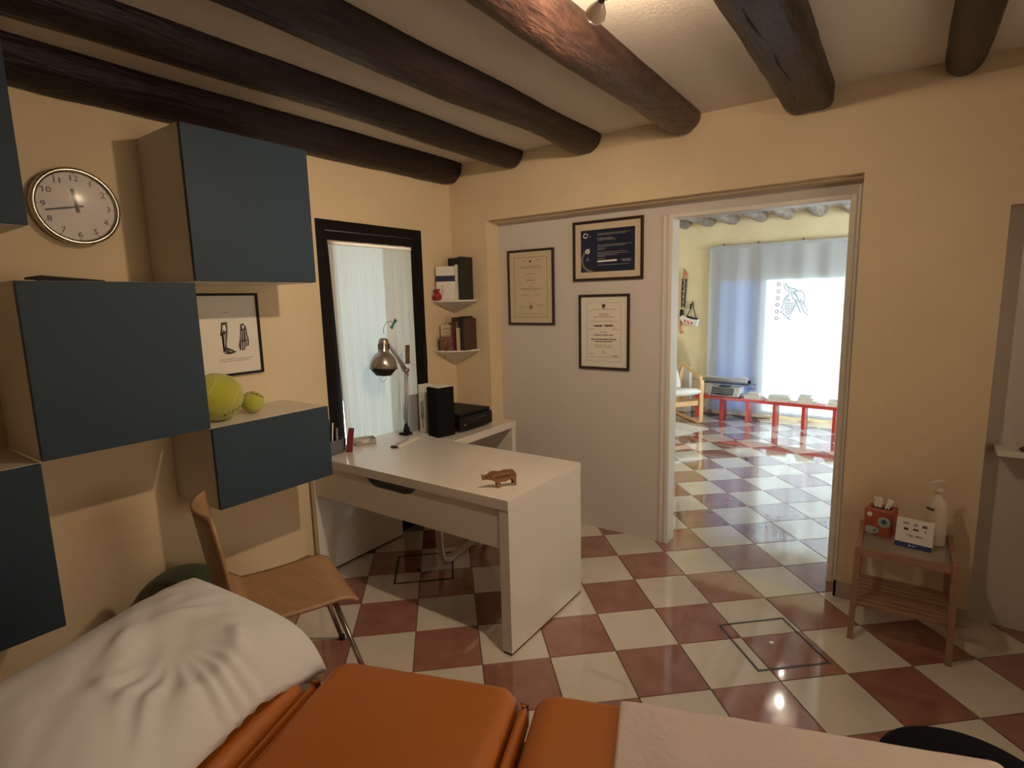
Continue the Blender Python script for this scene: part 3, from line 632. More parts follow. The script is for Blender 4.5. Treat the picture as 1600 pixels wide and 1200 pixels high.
# ------------------------------------------------------------------ tennis balls
def ball(label, c, r, txt, ta, tb):
    t = thing('tennis_ball', label, 'ball', (c[0], c[1], c[2]-r), group='tennis balls on the blue cabinet')
    mb = MB(); mb.lathe([(0, -r)]+[(r*math.sin(a*PI/24), -r*math.cos(a*PI/24)) for a in range(1, 24)]+[(0, r)], 48, Matrix.Translation(c)); mb.build('felt', 'tennis', t, smooth=True)
    pts = []
    for k in range(60):
        u = 2*PI*k/60; p = Vector((math.cos(u)+.42*math.cos(3*u), math.sin(u)-.42*math.sin(3*u), 1.1*math.sin(2*u))); p = Euler((ta, tb, .3)).to_matrix() @ p
        pts.append(Vector(c)+p.normalized()*r*1.0)
    MB().tube(pts, r*.022, 5, closed=True).build('seam', 'seam', t, smooth=True)
    return t
def ball_text(t, s, c, r, size, a0, step, el, m='ink'):
    # letters wrapped over the ball
    for k, ch in enumerate(s):
        a = math.radians(a0+step*k); e = math.radians(el[0]+(el[1]-el[0])*k/max(1, len(s)-1))
        n = Vector((math.cos(e)*math.cos(a), math.cos(e)*math.sin(a), math.sin(e)))
        a2 = a+.05; e2 = e+math.radians((el[1]-el[0])/max(1, len(s)-1)*.05/math.radians(step) if step else 0)
        n2 = Vector((math.cos(e2)*math.cos(a2), math.cos(e2)*math.sin(a2), math.sin(e2)))
        x = (n2-n); x = (x-n*x.dot(n)).normalized(); y = n.cross(x)
        h_ = size*.42; w_ = size*(.22 if k % 2 else .30); mb = MB()   # worn print: short bold strokes
        mb.box(-w_, -w_*.35, -h_, h_, 0, .0008, frame_mtx(Vector(c)+n*(r*.999), x, y)); mb.box(-w_*.35, w_, (k % 3-1)*h_*.7-h_*.18, (k % 3-1)*h_*.7+h_*.18, 0, .0008, frame_mtx(Vector(c)+n*(r*.999), x, y)); mb.build('printed_mark', m, t)
c1, r1 = (-2.52, 1.253, 1.071+.108), .108
tb = ball('oversized yellow tennis ball half hidden by the large blue cabinet', c1, r1, '', .4, 1.2)
ball_text(tb, '......', c1, r1, .022, -8, 11, (-42, -22), 'wood_dark')
c2, r2 = (-2.55, 1.432, 1.071+.0525), .0525
tb = ball('smaller yellow tennis ball with black print beside the oversized one', c2, r2, '', 1.9, .5)
ball_text(tb, '......', c2, r2, .020, -20, 17, (62, 18), 'ink')

# ------------------------------------------------------------------ desk
t = thing('desk', 'white L-shaped panel desk in front of the balcony door', 'desk', (-2.04, 2.16, 0))
t['label'] = 'glossy white panel-sided desk in front of the balcony door'
MB().box(-2.739, -1.331, 1.834, 2.494, .682, .730).build('desktop', 'desk', t, bevel=.0015)
MB().box(-1.384, -1.331, 1.836, 2.492, .012, .6815).build('side_panel', 'desk', t, bevel=.0015)
MB().box(-2.739, -2.700, 1.836, 2.492, .012, .6815).build('side_panel', 'desk', t, bevel=.0015)
MB().box(-1.380, -1.335, 1.84, 2.488, 0, .012).build('foot_strip', 'grout', t); MB().box(-2.736, -2.704, 1.84, 2.488, 0, .012).build('foot_strip', 'grout', t)
MB().box(-2.700, -1.384, 2.30, 2.316, .58, .6815).build('back_panel', 'desk', t)
# drawer front with cut-out grip
xa, xb = -2.698, -1.386; za, zb = .498, .680
gp_ = [(-2.262, zb), (-2.245, .658), (-2.215, .642), (-2.175, .636), (-1.975, .636), (-1.930, .648), (-1.885, zb)]
prof = [(xa, za), (xb, za), (xb, zb)]+gp_[::-1]+[(xa, zb)]
dr = MB().prism(prof, .016, Matrix(((1, 0, 0, 0), (0, 0, -1, 1.856), (0, 1, 0, 0), (0, 0, 0, 1)))).build('drawer', 'desk', t, bevel=.001)
MB().box(xa+.02, xb-.02, 1.858, 2.28, .52, .528).box(xa+.02, xa+.032, 1.858, 2.28, .528, .62).box(xb-.032, xb-.02, 1.858, 2.28, .528, .62).build('drawer_box', 'desk', dr)
# side desk with the printer
t = thing('side_desk', 'white side shelf desk in the corner carrying the printer', 'desk', (-2.48, 2.84, 0))
MB().box(XW+.018, -2.215, 2.500, 3.178, .682, .730).build('desktop', 'desk', t, bevel=.0015)
MB().box(XW+.002, -2.218, 3.130, 3.176, .0, .6815).build('side_panel', 'desk', t, bevel=.0015)
MB().box(XW+.004, XW+.02, 2.52, 3.13, .40, .6815).build('back_panel', 'desk', t)

# chair frame under the desk (white bentwood)
t = thing('bentwood_chair', 'cream bentwood chair mostly hidden behind the desk, curved foot showing below it', 'chair', (-2.2, 2.5, 0))
def bent(pts, w_, th_, nm, m='bentwhite', par=None):
    """flat band following a path, width along 'side'"""
    return MB().tube(pts, 1, 4, flat=(w_, th_)).build(nm, m, par or t, smooth=False, bevel=.003)
def band(path, side, w_, th_, nm, m, par, smooth=True):
    """path: list of 3D points, side: unit vector of the band's width"""
    mb = MB(); side = Vector(side).normalized(); pts = [Vector(p) for p in path]; n = len(pts); R_ = []
    for i, p in enumerate(pts):
        tg = (pts[min(n-1, i+1)]-pts[max(0, i-1)]).normalized(); nn = tg.cross(side).normalized()
        R_.append([mb.bm.verts.new(p+side*a*w_/2+nn*b*th_/2) for a, b in ((-1, -1), (1, -1), (1, 1), (-1, 1))])
    for A, B in zip(R_, R_[1:]):
        for k in range(4): mb.bm.faces.new((A[k], A[(k+1) % 4], B[(k+1) % 4], B[k]))
    mb.bm.faces.new(R_[0][::-1]); mb.bm.faces.new(R_[-1])
    return mb.build(nm, m, par, bevel=min(w_, th_)*.18)
def smooth_path(p, n=6):
    p = [Vector(a) for a in p]; out = []
    for i in range(len(p)-1):
        a, b, c, e = p[max(0, i-1)], p[i], p[i+1], p[min(len(p)-1, i+2)]
        for k in range(n):
            s = k/n; out.append(.5*((2*b)+(-a+c)*s+(2*a-5*b+4*c-e)*s*s+(-a+3*b-3*c+e)*s**3))
    out.append(p[-1]); return out
for dy in (0, .36):
    o_ = Vector((.04, dy, 0)) if dy else Vector((0, 0, 0))
    band(smooth_path([Vector((-2.24, 2.345, .42))+o_, Vector((-2.215, 2.335, .22))+o_, Vector((-2.205, 2.335, .06))+o_, Vector((-2.185, 2.36, .018))+o_, Vector((-2.20, 2.46, .014))+o_, Vector((-2.215, 2.62, .014))+o_, Vector((-2.22, 2.74, .014))+o_]), (1, .1, 0), .042, .024, 'curved_leg', 'bentwhite', t)
MB().box(-2.42, -2.02, 2.36, 2.72, .43, .455).build('seat', 'bentwhite', t, bevel=.012)

# plywood chair in front
FL, FR = Vector((-2.106, 1.450, 0)), Vector((-1.677, 1.275, 0)); dx = (FR-FL).normalized(); dyv = Vector((-.35, -.937, 0))
org = (FL+FR)/2
t = thing('dining_chair', 'beech plywood chair with steel tube legs in front of the desk', 'chair', (org.x, org.y, 0), math.atan2(dx.y, dx.x))
def seat_fn(u, v):
    w_ = .222-.025*v*v; d_ = -.02+.42*v
    z = .452-.035*max(0, 1-v*5)**2+.012*math.cos(v*PI)*0 - .012*math.sin(v*PI) + .010*(2*u-1)**2
    if v > .88: z += (v-.88)*.3
    e = 1-.10*max(0, abs(2*u-1)-.8)*5*(1 if v < .15 else 0)
    p = org + dx*(2*u-1)*w_ + dyv*(d_*e); return (p.x, p.y, z)
MB().grid(seat_fn, 22, 26).build('seat', 'ply', t, smooth=True, solid=.013)
def back_fn(u, v):
    s_ = 2*u-1; w_ = .195+.008*v; z = .47+.40*v; d_ = .395+.055*v - .055*(1-s_*s_)*-1*.9
    if v > .8: w_ *= 1-((v-.8)*5)**2*.16
    p = org + dx*s_*w_ + dyv*(d_); return (p.x, p.y, z)
MB().grid(back_fn, 20, 14).build('backrest', 'ply', t, smooth=True, solid=.012)
for (ox, oy), (fx, fy) in (((-.17, .06), (-.235, -.055)), ((.16, .06), (.215, -.055)), ((-.16, .33), (-.20, .46)), ((.16, .33), (.20, .46))):
    a = org+dx*ox+dyv*oy+Vector((0, 0, .425)); b = org+dx*fx+dyv*fy+Vector((0, 0, .010))
    lg = MB().tube([a, b], .0105, 12).build('leg', 'chrome', t, smooth=True)
    MB().tube([b+Vector((0, 0, -.010)), b+Vector((0, 0, .012))], .014, 12).build('foot_cap', 'black', lg, smooth=True)
a = org+dyv*.06+Vector((0, 0, .430)); MB().tube([a-dx*.17, a+dx*.16], .0095, 10).build('cross_tube', 'chrome', t, smooth=True)
a = org+dyv*.33+Vector((0, 0, .430)); MB().tube([a-dx*.16, a+dx*.16], .0095, 10).build('cross_tube', 'chrome', t, smooth=True)

# green exercise ball
r = .225; t = MB().lathe([(0, -r)]+[(r*math.sin(a*PI/32), -r*math.cos(a*PI/32)) for a in range(1, 32)]+[(0, r)], 56, Matrix.Translation((-2.515, 1.02, r)))
o = t.build('exercise_ball', 'green_ball', None, smooth=True); tag(o, 'dark green exercise ball on the floor between pillow and left wall', 'ball')

# ------------------------------------------------------------------ desk lamp
t = thing('desk_lamp', 'silver articulated desk lamp clamped to the back edge of the desk', 'lamp', (-2.598, 2.47, .73))
MB().box(-2.63, -2.565, 2.44, 2.50, .7305, .745).box(-2.62, -2.575, 2.4945, 2.498, .64, .745).build('clamp', 'black', t, bevel=.003)
MB().lathe([(0, .745), (.022, .745), (.018, .775), (.010, .80), (0, .80)], 20, Matrix.Translation((-2.597, 2.478, 0))).build('base_socket', 'black', t, smooth=True)
J = Vector((-2.594, 2.50, 1.150)); B0 = Vector((-2.597, 2.480, .79))
for s_ in (-.009, .009): MB().tube([B0+Vector((s_, 0, 0)), J+Vector((s_, 0, 0))], .0048, 8).build('lower_arm', 'silver', t, smooth=True)
sp = []
for k in range(90): a = k*.9; p = B0+(J-B0)*(.12+.30*k/90); sp.append(p+Vector((.007*math.cos(a)-.0, -.022+.007*math.sin(a), 0)))
MB().tube(sp, .0012, 4).build('spring', 'chrome', t, smooth=True)
Hd = Vector((-2.575, 2.335, 1.345))
for s_ in (-.011, .011): MB().tube([J+Vector((s_, 0, 0)), Hd+Vector((s_, 0, 0))], .005, 8).build('upper_arm', 'silver', t, smooth=True)
MB().tube([J+Vector((-.016, 0, 0)), J+Vector((.016, 0, 0))], .016, 16).build('joint', 'silver', t, smooth=True)
MB().tube([J+Vector((0, .018, -.035)), J+Vector((0, -.03, .004)), J+Vector((0, -.055, .055))], .006, 8).build('joint_plate', 'silver', t)
ax = Vector((.02, -.10, -.995)).normalized(); Hc = Vector((-2.565, 2.300, 1.372)); q = ax.to_track_quat('Z', 'Y').to_matrix().to_4x4(); mh = Matrix.Translation(Hc) @ q
sh = MB().lathe([(.0, .0), (.020, .002), (.029, .010), (.031, .03), (.032, .080), (.036, .088), (.052, .100), (.068, .123), (.079, .152), (.085, .188), (.082, .187), (.075, .152), (.064, .126), (.045, .104)], 44, mh).build('shade', 'silver', t, smooth=True)
sl = MB()
for k in range(12):
    a = 2*PI*k/12; sl.box(-.002, .002, .0308, .0335, .035, .072, mh @ Matrix.Rotation(a, 4, 'Z'))
sl.build('vent_slot', 'black', sh)
MB().lathe([(.070, .178), (.078, .188), (.044, .228), (.0, .233)], 32, mh).build('reflector_cap', 'black', sh, smooth=True)
MB().tube([Hd, Hc+Vector((0, .03, -.03))], .008, 8).build('head_bracket', 'silver', t, smooth=True)
wr = [mh @ Vector(p) for p in arc((0, 0, .240), .036, 0, 180, 14)]
MB().tube([mh @ Vector((0, -.036, .200))]+[mh @ Vector((0, -.036*math.cos(a*PI/14), .225+.040*math.sin(a*PI/14))) for a in range(15)]+[mh @ Vector((0, .036, .200))], .0016, 6).build('wire_loop', 'chrome', sh, smooth=True)
t2 = thing('clip', 'teal bulldog clip on a thin wire above the desk lamp head', 'clip', (-2.565, 2.30, 1.40))
MB().tube(smooth_path([(-2.562, 2.302, 1.397), (-2.56, 2.30, 1.43), (-2.56, 2.325, 1.462), (-2.56, 2.36, 1.468), (-2.56, 2.375, 1.455)]), .0016, 6).build('wire', 'darkgrey', t2, smooth=True)
for s_ in (-1, 1):
    MB().box(-.005, .005, -.035, .035, -.003, .003, Matrix.Translation((-2.56, 2.382, 1.452)) @ Matrix.Rotation(.85+s_*.22, 4, 'X')).build('jaw', 'teal', t2, bevel=.001)
o = MB().box(-.004, .004, -.017, .017, -.062, .062, Matrix.Translation((-2.63, 2.555, 1.245)) @ Matrix.Rotation(-.06, 4, 'X')).build('wooden_slip', 'wood_dark', None, bevel=.001)
tag(o, 'narrow brown wooden slip leaning behind the desk lamp arm on the curtain', 'wood slip')

# ------------------------------------------------------------------ things on the side desk
t = thing('loudspeaker', 'tall black computer loudspeaker beside the printer', 'speaker', (-2.39, 2.55, .73), -.22)
L_ = Matrix.Translation((-2.38, 2.585, .7305)) @ Matrix.Rotation(-.22, 4, 'Z')
MB().box(-.055, .055, -.072, .062, 0, .315, L_).build('enclosure', 'black_matte', t, bevel=.004)
MB().box(-.050, .050, -.0745, -.072, .008, .307, L_).build('grille', 'black_cloth', t, bevel=.001)
o = MB().box(-.058, .052, -.060, .062, .3165, .3195, L_).build('paper_pad', 'paper', None); tag(o, 'white sheet of paper lying on top of the loudspeaker', 'paper')
t = thing('file_box', 'white magazine file with a grey triangle mark left of the loudspeaker', 'file', (-2.53, 2.66, .73), -.3)
L_ = Matrix.Translation((-2.535, 2.67, .7305)) @ Matrix.Rotation(-.15, 4, 'Z')
MB().box(-.034, .034, -.09, -.012, 0, .315, L_).build('case', 'paper', t, bevel=.002)
mb = MB(); mb.prism([(-.018, .200), (.020, .215), (.020, .09), (-.018, .09)], .0006, L_ @ Matrix(((1, 0, 0, 0), (0, 0, -1, -.0905), (0, 1, 0, 0), (0, 0, 0, 1)))).build('grey_panel', 'print_grey', t)
tri = [(0, .125), (-.012, .102), (.012, .102)]
for k in range(3):
    a, b = tri[k], tri[(k+1) % 3]; MB().tube([L_ @ Vector((a[0], -.0915, a[1])), L_ @ Vector((b[0], -.0915, b[1]))], .0016, 4).build('triangle_mark', 'ink', t)
mb = MB()
for k in range(8): mb.box(-.006, .006, -.0925, -.0912, .03+k*.0078, .0345+k*.0078, L_)
mb.build('vertical_lettering', 'ink', t, kind='stuff')
o = MB().box(-.008, .008, -.07, .045, 0, .245, Matrix.Translation((-2.625, 2.61, .7305)) @ Matrix.Rotation(.05, 4, 'Z')).build('folder', 'print_grey', None, bevel=.001); tag(o, 'thin grey folder upright between the lamp and the white file', 'folder')
# printer, front facing the room
t = thing('printer', 'black inkjet printer with paper feed on the side desk', 'printer', (-2.47, 2.83, .73))
px0, px1, py0, py1, pz = -2.700, -2.300, 2.672, 3.020, .7305
MB().box(px0, px1, py0, py1, pz+.006, pz+.098).build('body', 'black_gloss', t, bevel=.014, seg=3)
MB().box(px0+.03, px1-.012, py0+.012, py1-.012, pz+.098, pz+.122).build('scanner_lid', 'black', t, bevel=.010, seg=3)
MB().box(px1-.003, px1+.004, py0+.04, py1-.04, pz+.012, pz+.040).build('output_tray', 'black', t, bevel=.002)
MB().box(px1-.003, px1+.003, py0+.02, py1-.02, pz+.058, pz+.094).build('control_panel', 'black_gloss', t, bevel=.002)
for k in range(5): MB().box(px1+.003, px1+.0055, py0+.10+k*.035, py0+.118+k*.035, pz+.070, pz+.078).build('button', 'darkgrey', t)
MB().box(px1+.004, px1+.0052, py0+.03, py0+.05, pz+.045, pz+.051).build('badge', 'print_grey', t)
MB().box(px0+.04, px1-.04, py0+.03, py1-.03, pz, pz+.006).build('base_feet', 'black', t)
mf = Matrix.Translation((px0+.045, (py0+py1)/2, pz+.11)) @ Matrix.Rotation(-.35, 4, 'Y')
MB().box(-.004, .004, -.12, .12, 0, .12, mf).build('paper_support', 'black', t, bevel=.002)
o = MB().box(.006, .009, -.105, .105, .0, .150, mf).build('paper_stack', 'paper', None); tag(o, 'white paper standing in the rear feed of the printer', 'paper')

# ------------------------------------------------------------------ things on the desk
t = thing('pen_holder', 'grey pen holder full of pens at the left end of the desk', 'pen holder', (-2.64, 1.93, .73))
mb = MB(); mb.box(-2.70, -2.60, 1.890, 1.985, .7305, .735).box(-2.70, -2.695, 1.890, 1.985, .735, .82).box(-2.605, -2.60, 1.890, 1.985, .735, .81).box(-2.695, -2.605, 1.890, 1.895, .735, .82).box(-2.695, -2.605, 1.980, 1.985, .735, .82)
mb.build('box', 'greybox', t, bevel=.001)
for k, (x, y, dx_, dy_, h_, m) in enumerate([(-2.67, 1.92, -.01, -.01, .19, 'black'), (-2.65, 1.95, .01, .01, .17, 'black'), (-2.63, 1.92, .0, .02, .18, 'paper'), (-2.66, 1.96, -.01, .02, .16, 'black'), (-2.62, 1.95, .01, .0, .15, 'print_grey'), (-2.64, 1.93, .0, -.01, .20, 'black')]):
    o = MB().tube([(x, y, .737), (x+dx_, y+dy_, .73+h_)], .0042, 8).build('pen', m, None, smooth=True)
    tag(o, ['black pen at the back corner of the grey pen holder', 'short black pen in the grey pen holder', 'white pen in the grey pen holder', 'black pen leaning right in the grey pen holder', 'grey pen in front of the others in the holder', 'tallest black pen in the grey pen holder'][k], 'pen', 'pens in the grey holder')
t = thing('stapler', 'dark red stapler standing upright beside the pen holder', 'stapler', (-2.585, 2.0, .73))
L_ = Matrix.Translation((-2.585, 2.008, .7305)) @ Matrix.Rotation(.9, 4, 'Z')
MB().prism([(-.022, 0), (.018, 0), (.024, .06), (.034, .135), (.004, .140), (-.012, .07)], .030, L_ @ Matrix(((1, 0, 0, 0), (0, 0, -1, .015), (0, 1, 0, 0), (0, 0, 0, 1)))).build('body', 'red', t, bevel=.003)
MB().prism([(-.030, .012), (-.024, .012), (-.014, .075), (-.020, .095)], .022, L_ @ Matrix(((1, 0, 0, 0), (0, 0, -1, .011), (0, 1, 0, 0), (0, 0, 0, 1)))).build('lever', 'black', t, bevel=.002)
# card tray
t = thing('card_tray', 'small clear tray of cards on the desk', 'tray', (-2.66, 2.17, .73))
L_ = Matrix.Translation((-2.655, 2.18, .7305)) @ Matrix.Rotation(1.10, 4, 'Z')
mb = MB(); mb.box(-.062, .062, -.037, .037, 0, .004, L_).box(-.062, -.058, -.037, .037, .004, .034, L_).box(.058, .062, -.037, .037, .004, .034, L_).box(-.058, .058, .033, .037, .004, .036, L_)
mb.box(-.058, -.022, -.037, -.033, .004, .030, L_).box(.022, .058, -.037, -.033, .004, .030, L_).box(-.022, .022, -.037, -.033, .004, .012, L_)
mb.build('tray', 'clearbox', t, bevel=.0006, seg=1)
MB().box(-.052, .030, -.028, .026, .0045, .022, L_).build('cards', 'paper', t, bevel=.0005)
t = thing('booklet', 'white booklet with a dark end lying on the middle of the desk', 'booklet', (-2.45, 2.3, .73))
L_ = Matrix.Translation((-2.445, 2.325, .7305)) @ Matrix.Rotation(1.78, 4, 'Z')
MB().box(-.115, .115, -.026, .026, 0, .009, L_).build('pages', 'paper', t, bevel=.001)
MB().box(-.135, -.1155, -.020, .020, 0, .011, L_).build('clasp', 'ink', t, bevel=.001)
MB().box(-.10, .04, .004, .020, .0092, .0098, L_).build('label_strip', 'print_grey', t)
# wooden rhino
rh = thing('rhino_figure', 'laser cut wooden rhinoceros with engraved lettering on the desk', 'figurine', (-1.44, 1.985, .73))
e1 = Vector((-1.388, 2.051, 0))-Vector((-1.490, 1.930, 0)); e1.normalize()     # towards the tail
nrm = Vector((e1.y, -e1.x, 0))                                                   # towards the camera
o0 = Vector((-1.470, 1.953, .7305))
K = .000128
def rp(a): return [((x-700)*K, (935-y)*K) for x, y in a]
def layer(pts, off, th_, m, nm):
    f = frame_mtx(o0+nrm*off, e1, (0, 0, 1)); return MB().prism(rp(pts), th_, f).build(nm, m, rh, bevel=.0004, seg=1)
body = [(440, 500), (480, 420), (560, 380), (640, 340), (760, 365), (880, 350), (960, 320), (1050, 330), (1160, 330), (1260, 360), (1330, 420), (1385, 520), (1370, 600), (1365, 700), (1365, 860), (1370, 880), (1290, 885), (1270, 800), (1240, 690), (1170, 620), (1060, 690), (940, 725), (780, 720), (770, 900), (760, 930), (650, 935), (650, 800), (640, 730), (520, 650), (450, 600)]
core = [(110, 560), (105, 420), (125, 345), (160, 440), (200, 430), (215, 395), (245, 425), (300, 420), (370, 370), (440, 340), (600, 318), (760, 345), (880, 325), (960, 298), (1060, 310), (1180, 305), (1290, 345), (1360, 440), (1400, 540), (1370, 600), (1300, 640), (700, 690), (600, 700), (440, 640), (300, 610), (140, 610)]
layer(core, -.006, .004, 'walnut', 'centre_plate')
layer([(640, 700), (1290, 600), (1340, 700), (1330, 880), (1240, 885), (1225, 760), (1100, 690), (760, 735), (750, 900), (640, 905)], -.022, .004, 'walnut_dark', 'rear_plate')
layer([(300, 440), (430, 350), (560, 335), (600, 640), (420, 640), (320, 600)], -.0135, .004, 'walnut_dark', 'rear_head_plate')
layer([(290, 430), (440, 360), (560, 350), (600, 620), (420, 620), (300, 590)], -.0015, .004, 'walnut', 'head_plate')
layer(body, .006, .004, 'walnut', 'side_plate')
fm = frame_mtx(o0+nrm*.0105, e1, (0, 0, 1))
def rpt(x, y): a = rp([(x, y)])[0]; return fm @ Vector((a[0], a[1], 0))
text('EMERGENCY', .0140, rpt(960, 522), (fm @ Vector((1, .13, 0)))-fm @ Vector((0, 0, 0)), (fm @ Vector((-.13, 1, 0)))-fm @ Vector((0, 0, 0)), 'walnut_dark', rh, 'lettering', sx=1.08)
text('C', .0130, rpt(580, 565), e1, (0, 0, 1), 'red', rh, 'lettering')
for x, y, h_ in ((425, 350, .012), (545, 330, .010), (885, 325, .012), (1200, 310, .002)):
    p = rpt(x, y)-nrm*.0125; MB().tube([p-Vector((0, 0, .012)), p+Vector((0, 0, h_))], [.0013, .0005], 6).build('toothpick', 'wood_dark', rh)

# ------------------------------------------------------------------ corner shelves and books
def corner_shelf(z, label, tip):
    t = thing('corner_shelf', label, 'shelf', (XW, YW, z-.02), group='corner shelves')
    r_ = .235; th_ = .013; n = 16; g = .0008
    pts = [(g, -g)]+[(g+r_*math.cos(math.radians(a)), -g-r_*math.sin(math.radians(a))) for a in [90*k/n for k in range(n+1)]]
    MB().prism(pts, th_, Matrix.Translation((XW, YW, z-th_))).build('board', 'carcass', t, bevel=.0015)
    mb = MB(); tp = mb.bm.verts.new((XW+g, YW-g, tip)); ring = []
    rb_ = r_-.02
    for k in range(n+1):
        a = math.radians(90*k/n); ring.append(mb.bm.verts.new((XW+g+rb_*math.cos(a), YW-g-rb_*math.sin(a), z-th_)))
    c_ = mb.bm.verts.new((XW+g, YW-g, z-th_))
    for A, B in zip(ring, ring[1:]): mb.bm.faces.new((A, B, tp)); mb.bm.faces.new((B, A, c_))
    mb.bm.faces.new((ring[0], tp, c_)); mb.bm.faces.new((ring[-1], c_, tp))
    mb.build('conical_support', 'carcass', t, smooth=False)
corner_shelf(1.590, 'upper white corner shelf holding the tall black binder', 1.490)
corner_shelf(1.232, 'lower white corner shelf holding the row of small books', 1.100)
# books: boxes with cover and page block; local x = thickness, y = depth, z = height
def book(label, c, rz, th_, dp, h_, cover, z, group, tilt=0, back=None):
    t = thing('book', label, 'book', (c[0], c[1], z), rz, group)
    L_ = Matrix.Translation((c[0], c[1], z+.0005)) @ Matrix.Rotation(rz, 4, 'Z') @ Matrix.Rotation(tilt, 4, 'Y')
    e = .0018; mb = MB(); mb.box(-th_/2, -th_/2+e, -dp/2, dp/2, 0, h_, L_).box(th_/2-e, th_/2, -dp/2, dp/2, 0, h_, L_).box(-th_/2+e, th_/2-e, -dp/2, -dp/2+e, 0, h_, L_)
    mb.build('cover', cover, t)
    MB().box(-th_/2+e, th_/2-e, -dp/2+e, dp/2-.003, .002, h_-.003, L_).build('pages', 'paper_cream' if cover != 'paper' else 'paper', t)
    return t, L_
g1 = 'books on the upper corner shelf'; z1s = 1.590
book('tall black binder standing at the back of the upper corner shelf', (-2.688, 3.135), 1.50, .030, .115, .300, 'book_black', z1s, g1)
book('tall black binder with white pages beside the wall, upper shelf', (-2.570, 3.105), .05, .030, .13, .298, 'book_black', z1s, g1)
book('thin white book between the white front book and the black binder', (-2.602, 3.092), .05, .010, .13, .245, 'paper', z1s, g1)
t, L_ = book('white book with a dark blue band facing the room, upper shelf', (-2.675, 3.008), 2.02, .016, .140, .235, 'paper', z1s, g1)
# white cover face with band (big face looks at the room)
MB().box(-.0095, -.0084, -.0695, .0695, .130, .170, L_).build('blue_band', 'book_navy', t)
MB().box(.0084, .0095, -.0695, .0695, .130, .170, L_).build('blue_band', 'book_navy', t)
mb = MB()
for k in range(7): mb.box(-.0092, -.0082, .02, .026, .03+k*.011, .037+k*.011, L_).box(.0082, .0092, -.05, -.044, .03+k*.011, .037+k*.011, L_)
mb.build('spine_lettering', 'print_grey', t, kind='stuff')
t = thing('gift_bag', 'small red organza pouch at the front of the upper corner shelf', 'bag', (-2.70, 2.985, z1s))
MB().lathe([(0, 0), (.024, .002), (.031, .018), (.030, .036), (.020, .050), (.011, .056), (.016, .066), (.024, .076), (.020, .078), (.008, .06), (0, .058)], 22, Matrix.Translation((-2.712, 2.955, z1s+.0008))).build('pouch', 'bag', t, smooth=True)
MB().tube([(x, y, z) for x, y, z in arc((-2.712, 2.955, z1s+.057), .0125, 0, 360, 16, 'xy')][:-1], .002, 5, closed=True).build('drawstring', 'red', t)
g2 = 'books on the lower corner shelf'; z2s = 1.232
rowp = [(-2.548, 3.10, .0, .020, .13, .225, 'book_brown', 'dark brown book at the right end of the lower corner shelf'),
        (-2.572, 3.095, .03, .022, .13, .240, 'book_black', 'black book second from the right end of the lower corner shelf'),
        (-2.592, 3.060, .08, .012, .11, .160, 'book_cream', 'short cream book among the dark ones on the lower corner shelf'),
        (-2.612, 3.085, .10, .014, .13, .205, 'book_olive', 'olive green book on the lower corner shelf'),
        (-2.634, 3.070, .15, .020, .13, .195, 'book_red', 'burgundy book leaning on the olive one, lower shelf'),
        (-2.668, 3.105, .20, .020, .13, .232, 'book_brown', 'tall brown book behind the burgundy one, lower shelf')]
for x, y, rz, th_, dp, h_, m, lb in rowp: book(lb, (x, y), rz, th_, dp, h_, m, z2s, g2)
t, L_ = book('cream booklet with printed cover facing the room, lower shelf', (-2.694, 3.018), 2.0, .008, .090, .180, 'book_cream', z2s, g2)
mb = MB()
for zz, w_ in ((.155, .05), (.148, .06), (.125, .05), (.105, .055), (.085, .04), (.07, .05)):
    mb.box(-.0052, -.0041, -w_/2, w_/2, zz, zz+.004, L_).box(.0041, .0052, -w_/2, w_/2, zz, zz+.004, L_)
mb.build('cover_print', 'ink_soft', t, kind='stuff')
o = MB().box(-.05, .05, -.01, .01, 0, .10, Matrix.Translation((-2.668, 2.982, z2s+.0005)) @ Matrix.Rotation(.42, 4, 'Z')).build('patterned_box', 'photo_red', None, bevel=.002)
tag(o, 'small dark red patterned box at the front of the lower corner shelf', 'box')
t = thing('red_charm', 'small red ribbon charm hanging over the lower corner shelf edge', 'ribbon', (-2.68, 2.955, z2s))
MB().tube([(x, y, z) for x, y, z in arc((-2.655, 2.970, z2s+.022), .016, 0, 360, 14, 'yz')][:-1], .003, 6, closed=True).build('loop', 'red', t, smooth=True)
MB().tube([(-2.640, 2.975, z2s+.006), (-2.655, 2.960, z2s+.004), (-2.662, 2.955, z2s-.03), (-2.666, 2.953, z2s-.048)], .0013, 5).build('cord', 'red', t)
MB().lathe([(0, -.005), (.005, 0), (0, .005)], 8, Matrix.Translation((-2.666, 2.953, z2s-.052))).build('bead', 'wood_dark', t)

# ------------------------------------------------------------------ side table by the right wall
t = thing('side_table', 'small wooden side table with glass top and slatted lower shelf', 'table', (.085, 2.98, 0))
X0, X1, Ya, Yb, ZT = -.105, .262, 2.800, 3.138, .450
for x, y, fx, fy in ((X0, Ya, -.012+.03, 0), (X1, Ya, -.012, 0), (X0, Yb, .015, 0), (X1, Yb, -.012, 0)):
    sx = 1 if x == X0 else -1; 
    mb = MB(); L2 = [(x+(.0 if sx > 0 else -.024), y-.012, ZT-.0), (x+(.024 if sx > 0 else 0), y+.012, ZT)]
    b = .008*sx
    vs_ = []
    for zz, dxx in ((0, -b), (ZT, 0)):
        for (ax_, ay_) in ((0, -.012), (.024*sx, -.012), (.024*sx, .012), (0, .012)): vs_.append(mb.bm.verts.new((x+ax_+dxx, y+ay_, zz)))
    for k in range(4): mb.bm.faces.new((vs_[k], vs_[(k+1) % 4], vs_[4+(k+1) % 4], vs_[4+k]))
    mb.bm.faces.new(vs_[:4][::-1]); mb.bm.faces.new(vs_[4:])
    mb.build('leg', 'slat', t, bevel=.002)
